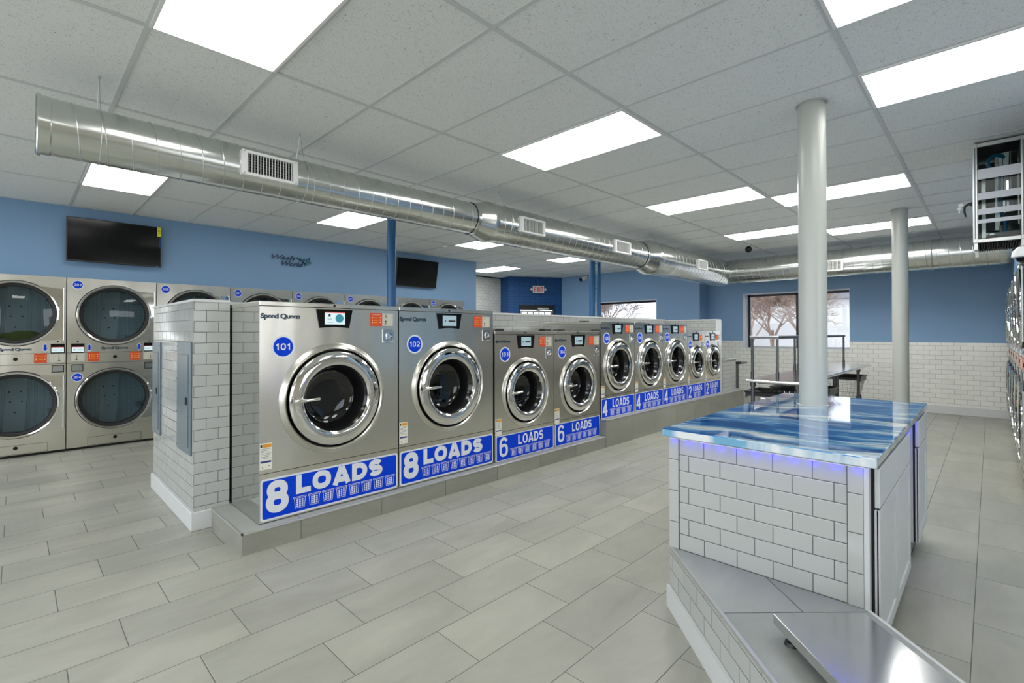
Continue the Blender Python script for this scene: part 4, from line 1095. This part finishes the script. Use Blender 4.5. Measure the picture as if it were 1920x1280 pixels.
# ================================================================ CEILING CABINET (upper right)
KX0, KX1, KY0, KY1, KZ0, KZ1 = -.096, .204, 5.447, 6.05, 2.105, 2.905
t = thing('equipment_cabinet', (KX0, KY0, KZ0), 'aluminium framed clear cabinet hung under the ceiling at the upper right', 'cabinet')
O3 = Vector((KX0, KY0, KZ0))
W, D, Hh = KX1 - KX0, KY1 - KY0, KZ1 - KZ0; p = .028
b = B()
for x in (0, W - p):
    for y in (0, D - p):
        b.box(x, x + p, y, y + p, 0, Hh, ALU, .002)
        b.box(x + p * .35, x + p * .65, y - .0008, y, .03, Hh - .03, PANELG)
for z in (0, Hh - p):
    for y in (0, D - p): b.box(p, W - p, y, y + p, z, z + p, ALU, .002)
    for x in (0, W - p): b.box(x, x + p, p, D - p, z, z + p, ALU, .002)
b.build('frame', t)
b = B(); b.box(p, W - p, .008, .012, p, Hh - p, ACRYLIC); fr = b.build('front_panel', t)
b = B()
for z0_, z1_ in ((.51, .59), (.345, .40), (.225, .27), (.155, .185)): b.box(p, W - p, .004, .0075, z0_ * 1.0, z1_ * 1.0, DECAL_WHITE)
b.build('white_stripe', fr)
b = B(); b.box(p, W - p, D - .012, D - .008, p, Hh - p, BLACK); b.box(.008, .012, p, D - p, p, Hh - p, ACRYLIC); b.box(W - .012, W - .008, p, D - p, p, Hh - p, BLACK); b.box(p, W - p, p, D - p, Hh - .012, Hh - .008, BLACK); b.build('side_panel', t)
b = B()
for k in range(16):
    xx = p + (W - 2 * p) * (k + .5) / 16; b.box(xx - .004, xx + .004, p, D - p, -.008, .02, GAP)
b.box(p, W - p, p, D - p, .02, .026, GAP); b.build('bottom_grille', t)
b = B()
for x in (.004, W - .03): b.box(x, x + .026, .01, .036, -.055, 0, ALU, .002); b.box(x, x + .026, D - .04, D - .014, -.055, 0, ALU, .002)
b.build('foot', t)
b = B(); b.cyl((W * .68, .16, .38), (W * .68, .16, .72), .055, CHROME, 28); b.cyl((W * .68, .16, .36), (W * .68, .16, .38), .05, BLACK, 24); b.cyl((W * .68, .16, .24), (W * .68, .16, .34), .03, COIN, 16); b.build('cylinder', t)
b = B(); pts = [(W * .62, .12, .68), (W * .45, .09, .705), (W * .30, .08, .66), (W * .36, .08, .60), (W * .50, .09, .585), (W * .52, .10, .50), (W * .50, .10, .36), (W * .54, .10, .26), (W * .62, .12, .16), (W * .64, .14, .06)]
P = [Vector(q) for q in pts]; sm = []
for k in range(len(P) - 1):
    p0, p1, p2, p3 = P[max(k - 1, 0)], P[k], P[k + 1], P[min(k + 2, len(P) - 1)]
    for m_ in range(5):
        u = m_ / 5; sm.append(.5 * ((2 * p1) + (p2 - p0) * u + (2 * p0 - 5 * p1 + 4 * p2 - p3) * u * u + (3 * p1 - p0 - 3 * p2 + p3) * u ** 3))
b.tube(sm + [P[-1]], .013, HOSE, 12); b.build('blue_hose', t)
b = B(); b.box(.05, .075, .12, .14, .05, .62, ALU); b.box(.13, .16, .30, .33, .03, .76, ALU); b.cyl((W * .7, .18, .04), (W * .7, .18, .14), .06, BLACK, 24); b.sphere((W * .38, .2, .08), .05, COIN, 8, (1.4, 1, .8)); b.build('inner_parts', t)
b = B(); b.tube([(-.002, .03, .325), (-.03, .03, .325), (-.05, .03, .31), (-.052, .03, .27), (-.042, .03, .225)], [.02, .010, .009, .008, .005], BLACK, 10); h = b.build('handle', t)
b = B(); b.lathe((-.072, .025, .325), [(0, -.003), (.016, -.003), (.016, .003), (0, .003)], KEYW, 16, 'y'); b.lathe((-.082, .025, .297), [(0, -.003), (.013, -.003), (.013, .003), (0, .003)], KEYW, 16, 'y'); b.box(-.086, -.078, .022, .028, .262, .290, KEYW); b.build('key', h)
# hang rods carry it
b = B()
for x in (.014, W - .014):
    for y in (.014, D - .014): b.cyl((x, y, Hh), (x, y, CEIL - KZ0), .005, COIN, 8)
b.build('hanging_rod', t)

# ================================================================ ISLAND
IX0, IX1, IY0, IY1, IZ = -1.187, -.311, 2.291, 4.343, .900
t = thing('tiled_island', (-1.165, 2.33, 0), 'white tiled base of the folding island under the blue countertop', 'island base')
O4 = Vector((-1.165, 2.33, 0))
def il(o): o.location = Vector(o.location) - O4; return o
b = B(); b.box(-1.165, -.36, 2.335, 2.43, 0, .862, SUB_Y); b.box(-1.165, -1.07, 2.43, 4.30, 0, .862, SUB_X)
il(b.build('tiled_wall', t))
GROUT = mat('grout', MORTARD, .8)
b = B(); b.box(-1.168, -1.1195, 2.330, 2.335, .302, .862, SUB_V); b.box(-1.1195, -1.1165, 2.331, 2.335, .302, .862, GROUT); il(b.build('border_tile', t))
b = B(); b.box(-.4115, -.360, 2.330, 2.335, .302, .862, SUB_V); b.box(-.4145, -.4115, 2.331, 2.335, .302, .862, GROUT); il(b.build('border_tile', t))
b = B(); b.box(-.3595, -.341, 2.332, 2.370, .11, .862, CABW, .001); il(b.build('end_filler', t))

def shaker(b, x, y0, y1, z0, z1, m, st=.055):
    b.box(x - .018, x - .006, y0, y1, z0, z1, m)
    b.box(x - .012, x, y0, y0 + st, z0, z1, m, .0015); b.box(x - .012, x, y1 - st, y1, z0, z1, m, .0015)
    b.box(x - .012, x, y0 + st, y1 - st, z0, z0 + st, m, .0015); b.box(x - .012, x, y0 + st, y1 - st, z1 - st, z1, m, .0015)
def base_cabinet(y0, y1, ndoor, label):
    t = thing('base_cabinet', (-1.06, y0, 0), label, 'cabinet', 'white base cabinets of the island')
    O = Vector((-1.06, y0, 0))
    X = -.313
    b = B(); b.box(-1.06, X - .0285, y0, y1, .11, .862, CABW); b.box(X - .0284, X - .0188, y0 + .004, y1 - .004, .115, .858, GAP); b.box(-1.06, X - .09, y0, y1, 0, .11, GAP); o = b.build('carcass', t); o.location = -O
    b = B(); b.box(X - .018, X, y0 + .004, y1 - .004, .690, .845, CABW, .002); o = b.build('drawer_front', t); o.location = -O
    w_ = (y1 - y0) / ndoor
    for k in range(ndoor):
        b = B(); shaker(b, X, y0 + w_ * k + .004, y0 + w_ * (k + 1) - .003, .115, .682, CABW); o = b.build('door', t); o.location = -O
    return t
base_cabinet(2.372, 3.385, 2, 'white two-door island cabinet nearest the scale, with a wide drawer front')
base_cabinet(3.815, 4.32, 1, 'white single-door island cabinet at the far end of the countertop')
t = thing('countertop', (IX0, IY0, IZ - .037), 'glossy blue and white marbled resin countertop on the tiled island', 'countertop')
b = B(); b.box(0, IX1 - IX0, 0, IY1 - IY0, 0, .037, RESIN, .003)
for f in b.bm.faces:
    f.normal_update()
    if f.normal.z < .5: f.material_index = b.mi(RESIN_E)
b.build('slab', t)
b = B(); b.lathe((-.853 - IX0, 3.76 - IY0, 0), [(.084, .0372), (.092, .0375), (.092, .0385), (.084, .040)], TRIMW, 32, 'z'); b.build('column_ring', t)
t = thing('led_strip', (-1.15, 2.3225, .8515), 'strip of small blue lights under the near edge of the blue countertop', 'light strip')
b = B(); b.box(-.01, .80, -.006, .006, .001, .0045, WHITE); b.build('strip', t)
for k in range(11):
    b = B(); xx = .010 + .0765 * k; b.box(xx - .004, xx + .004, -.004, .004, -.002, .001, LEDB); b.build('led', t)
t = thing('led_strip', (-.345, 3.395, .858), 'strip of blue lights inside the gap between the two island cabinets', 'light strip')
b = B(); b.box(-.012, -.004, 0, .40, .001, .0045, WHITE); b.build('strip', t)
for k in range(5):
    b = B(); yy = .03 + .085 * k; b.box(-.013, -.003, yy - .006, yy + .006, -.003, .001, LEDB); b.build('led', t)

# ================================================================ PLATFORM AND SCALE
t = thing('tiled_platform', (-1.17, 2.33, 0), 'low diagonal white tiled platform at the foot of the island', 'platform')
O5 = Vector((-1.17, 2.33, 0))
def pl(o): o.location = -O5; return o
D45 = Vector((1, -1, 0)).normalized(); N45 = Vector((1, 1, 0)).normalized()
A0 = Vector((-1.168, 2.332, 0)); Lp = 2.1
A1 = A0 + D45 * Lp
Bp = Vector((-.362, 2.352, 0)); wd = (Bp - A0).dot(N45)
B1 = A1 + N45 * wd
Bk = Bp
ZS = .301
out = [A0, A1, B1, Bk, Vector((-.362, 2.329, 0)), Vector((-1.168, 2.329, 0))]
loop = [A0, A1, B1, Bk, Vector((-.362, 2.3285, 0)), Vector((-1.164, 2.3285, 0))]
b = B(); b.prism([(p_.x, p_.y, 0) for p_ in loop], SUB_45, (0, 0, ZS - .006)); pl(b.build('tiled_body', t))
b = B(); b.prism([(p_.x, p_.y, ZS - .006) for p_ in loop], STEP_TOP, (0, 0, .006)); pl(b.build('top_tile', t))
def strip(b, p0, p1, dout, din, z0, z1, m):
    n = Vector((-(p1 - p0).y, (p1 - p0).x, 0)).normalized()
    q = [p0 - n * dout, p1 - n * dout, p1 + n * din, p0 + n * din]
    b.prism([(a.x, a.y, z0) for a in q], m, (0, 0, z1 - z0))
b = B(); strip(b, A0, A1, .004, .010, ZS - .012, ZS + .0015, ALU); pl(b.build('edge_trim', t))
b = B(); strip(b, Bk, B1, -.010, .004, ZS - .012, ZS + .0012, ALU) if False else strip(b, B1, Bk, .004, .010, ZS - .012, ZS + .0012, TRIMW); pl(b.build('back_trim', t))
b = B(); strip(b, A0 - D45 * .012, A1, .014, .0, 0, .105, TRIMW); pl(b.build('baseboard', t))

SA = Vector((-.558, 1.892, 0)); SW_, SL_ = .325, .52
t = thing('floor_scale', (SA.x, SA.y, ZS), 'flat stainless steel weighing scale on the tiled platform', 'scale', rz=-PI / 4)
# local x runs along D45, local y along N45
b = B(); b.box(0, SL_, 0, SW_, .047, .084, TABLE, .002); b.build('weighing_plate', t)
b = B(); b.box(.02, SL_ - .02, .02, SW_ - .02, .030, .047, BLACK); b.build('underframe', t)
for x in (.045, SL_ - .045):
    for y in (.04, SW_ - .04):
        b = B(); b.cyl((x, y, .0), (x, y, .012), .024, RUBBER, 20, .020); b.cyl((x, y, .012), (x, y, .031), .012, BLACK, 12); b.build('foot', t)

# ================================================================ WORK TABLES
def work_table(y0, y1, shelf, label):
    t = thing('work_table', (-1.996, y0, 0), label, 'table', 'stainless folding tables')
    W, L, Z = .55, y1 - y0, .85
    b = B(); b.box(0, W, 0, L, Z - .004, Z, TABLE); 
    for q in (((0, 0), (W, 0)), ((W, 0), (W, L)), ((0, L), (W, L)), ((0, 0), (0, L))):
        b.tube([(q[0][0], q[0][1], Z - .016), (q[1][0], q[1][1], Z - .016)], .017, TABLE, 12)
    for q in ((0, 0), (W, 0), (W, L), (0, L)): b.sphere((q[0], q[1], Z - .016), .0175, TABLE, 6)
    b.box(.1, W - .1, .05, L - .05, Z - .045, Z - .005, PIPE)
    b.build('tabletop', t)
    for x in (.05, W - .045):
        for y in (.055, L - .055 if y0 < 7 else L - .75):
            b = B(); b.cyl((x, y, .04), (x, y, Z - .03), .021, PIPE, 16); b.cyl((x, y, 0), (x, y, .05), .015, BLACK, 12); b.cyl((x, y, Z - .08), (x, y, Z - .03), .03, PIPE, 16); b.build('leg', t)
    if shelf:
        s0, s1 = shelf[0] - y0, shelf[1] - y0; x0, x1, zt = .036, .30, 1.345
        b = B(); b.box(x0 - .02, x1 + .02, s0 - .02, s1 + .02, zt - .004, zt, TABLE); 
        for a in ((x0 - .02, x0 - .012, s0 - .02, s1 + .02), (x1 + .012, x1 + .02, s0 - .02, s1 + .02), (x0 - .012, x1 + .012, s0 - .02, s0 - .012), (x0 - .012, x1 + .012, s1 + .012, s1 + .02)): b.box(a[0], a[1], a[2], a[3], zt - .032, zt - .004, PIPE, .001)
        sh = b.build('overshelf', t)
        for x in (x0, x1):
            for y in (s0, s1):
                b = B(); b.cyl((x, y, Z), (x, y, zt - .004), .0135, PIPE, 14); b.cyl((x, y, Z), (x, y, Z + .09), .018, PIPE, 14); b.build('post', sh)
    return t
work_table(5.87, 7.72, (5.95, 7.66), 'stainless table with raised shelf beyond the blue countertop, the nearer half')
work_table(7.76, 10.05, (7.85, 9.38), 'stainless table with raised shelf, the farther half behind the near white column')

# ================================================================ LAUNDRY CARTS
def cart():
    t = thing('laundry_cart', (0, 0, 0), 'x', 'laundry cart', 'wire laundry carts under the tables')
    Wt, Wb, Lt, Lb, zt, zb = .325, .26, .24, .19, .675, .36
    ring = lambda w, l, z: [(-w, -l, z), (w, -l, z), (w, l, z), (-w, l, z)]
    b = B(); pr = ring(Wt, Lt, zt)
    for k in range(4): b.tube([pr[k], pr[(k + 1) % 4]], .016, BLACK, 8)
    for q in pr: b.sphere(q, .017, BLACK, 6)
    for sx in (-1, 1): b.box(sx * Wt - .004, sx * Wt + .004, -Lt, Lt, zt - .07, zt, BLACK)
    for sy in (-1, 1): b.box(-Wt, Wt, sy * Lt - .004, sy * Lt + .004, zt - .05, zt, BLACK)
    b.build('rim', t)
    b = B(); n = 11
    for k in range(6):
        f = k / 5; w_, l_ = Wb + (Wt - Wb) * f, Lb + (Lt - Lb) * f; z = zb + (zt - zb) * f; q = ring(w_, l_, z)
        for m in range(4): b.tube([q[m], q[(m + 1) % 4]], .0022, CHROME, 5)
    for k in range(n + 1):
        f = -1 + 2 * k / n
        for s in (-1, 1):
            b.tube([(f * Wb, s * Lb, zb), (f * Wt, s * Lt, zt)], .0020, CHROME, 5)
            b.tube([(s * Wb, f * Lb, zb), (s * Wt, f * Lt, zt)], .0020, CHROME, 5)
        b.tube([(f * Wb, -Lb, zb), (f * Wb, Lb, zb)], .0020, CHROME, 5)
    b.build('wire_basket', t)
    b = B()
    for sx in (-1, 1):
        for sy in (-1, 1): b.tube([(sx * Wb, sy * Lb, zb), (sx * (Wb + .02), sy * (Lb + .01), .10)], .011, BLACK, 8)
        b.tube([(sx * (Wb + .02), -Lb - .01, .11), (sx * (Wb + .02), Lb + .01, .11)], .011, BLACK, 8)
    for sy in (-1, 1): b.tube([(-Wb - .02, sy * (Lb + .01), .11), (Wb + .02, sy * (Lb + .01), .11)], .011, BLACK, 8)
    b.build('frame', t)
    for sx in (-1, 1):
        for sy in (-1, 1):
            b = B(); x, y = sx * (Wb + .02), sy * (Lb + .01); b.lathe((x, y, .045), [(0, -.012), (.040, -.012), (.045, -.006), (.045, .006), (.040, .012), (0, .012)], RUBBER, 20, 'x'); b.cyl((x, y, .06), (x, y, .10), .012, COIN, 8); b.build('caster', t)
    return t
c0 = cart(); c0.location = (-1.80, 6.45, 0); c0['label'] = 'black rimmed wire laundry cart under the near end of the stainless table'
c1 = copy_tree(c0); c1.location = (-1.74, 7.20, 0); c1['label'] = 'black rimmed wire laundry cart just left of the near white column base'
c2 = copy_tree(c0); c2.location = (-1.80, 9.61, 0); c2['label'] = 'black rimmed wire laundry cart right of the near white column, under the far table'

# ================================================================ OUTSIDE
b = B(); b.box(-30, 25, 11.6, 60, -.3, -.15, GRASS); b.box(-40, -10.2, -20, 60, -.3, -.15, GRASS); b.box(-10.2, 25, -30, -3.4, -.3, -.15, GRASS); b.box(2.5, 25, -3.4, 11.6, -.3, -.15, GRASS); tag(b.build('street_ground'), 'pale bare ground outside the windows', 'ground', kind='structure')  # stretches behind the camera added to bounce daylight onto the ceiling
def tree(x, y, h, seed, label, spread=.5, depth=6, kids=3):
    rnd = random.Random(seed); t = thing('bare_tree', (x, y, -.2), label, 'tree', 'bare trees outside')
    segs = []
    def grow(p, d, L, r, dep):
        q = p + d * L; segs.append((p, q, max(r, .0055), max(r * .7, .005), dep))
        if dep == 0: return
        for _ in range(kids):
            a = Vector((rnd.uniform(-1, 1), rnd.uniform(-1, 1), rnd.uniform(-.5, .8))); nd = (d + a * spread * 1.5).normalized()
            grow(p + d * L * rnd.uniform(.5, 1), nd, L * rnd.uniform(.62, .86), r * .58, dep - 1)
    grow(Vector((0, 0, 0)), Vector((0, 0, 1)), h * .20, h * .011, depth)
    b = B(); c = B()
    for p, q, r, r2, dep in segs:
        (b if dep > depth - 3 else c).cyl(p, q, r, BARK_HAZE, 5 if dep > 1 else 3, r2, False)
    b.build('trunk', t); c.build('twigs', t)
tree(-6.6, 22.5, 8.5, 3, 'bare brown tree filling the left pane of the far window', .62, 8)
tree(-9.6, 29.0, 9, 5, 'bare tree farther back behind the left pane', .6, 7)
tree(-4.9, 21.0, 8, 9, 'bare greyish tree in the right pane of the far window', .55, 8)
tree(-16.5, 24.5, 9, 12, 'bare tree behind the window by the blue columns', .6, 7)
t = thing('street_house', (-9.5, 34, -.2), 'pale house far outside the far window', 'house')
b = B(); b.box(-4, 4, 0, 6, 0, 3.6, HOUSE); b.build('wall', t)
b = B(); b.prism([(-4.3, -.3, 3.6), (4.3, -.3, 3.6), (0, -.3, 5.6)], ROOFM, (0, 6.6, 0)); b.build('roof', t)
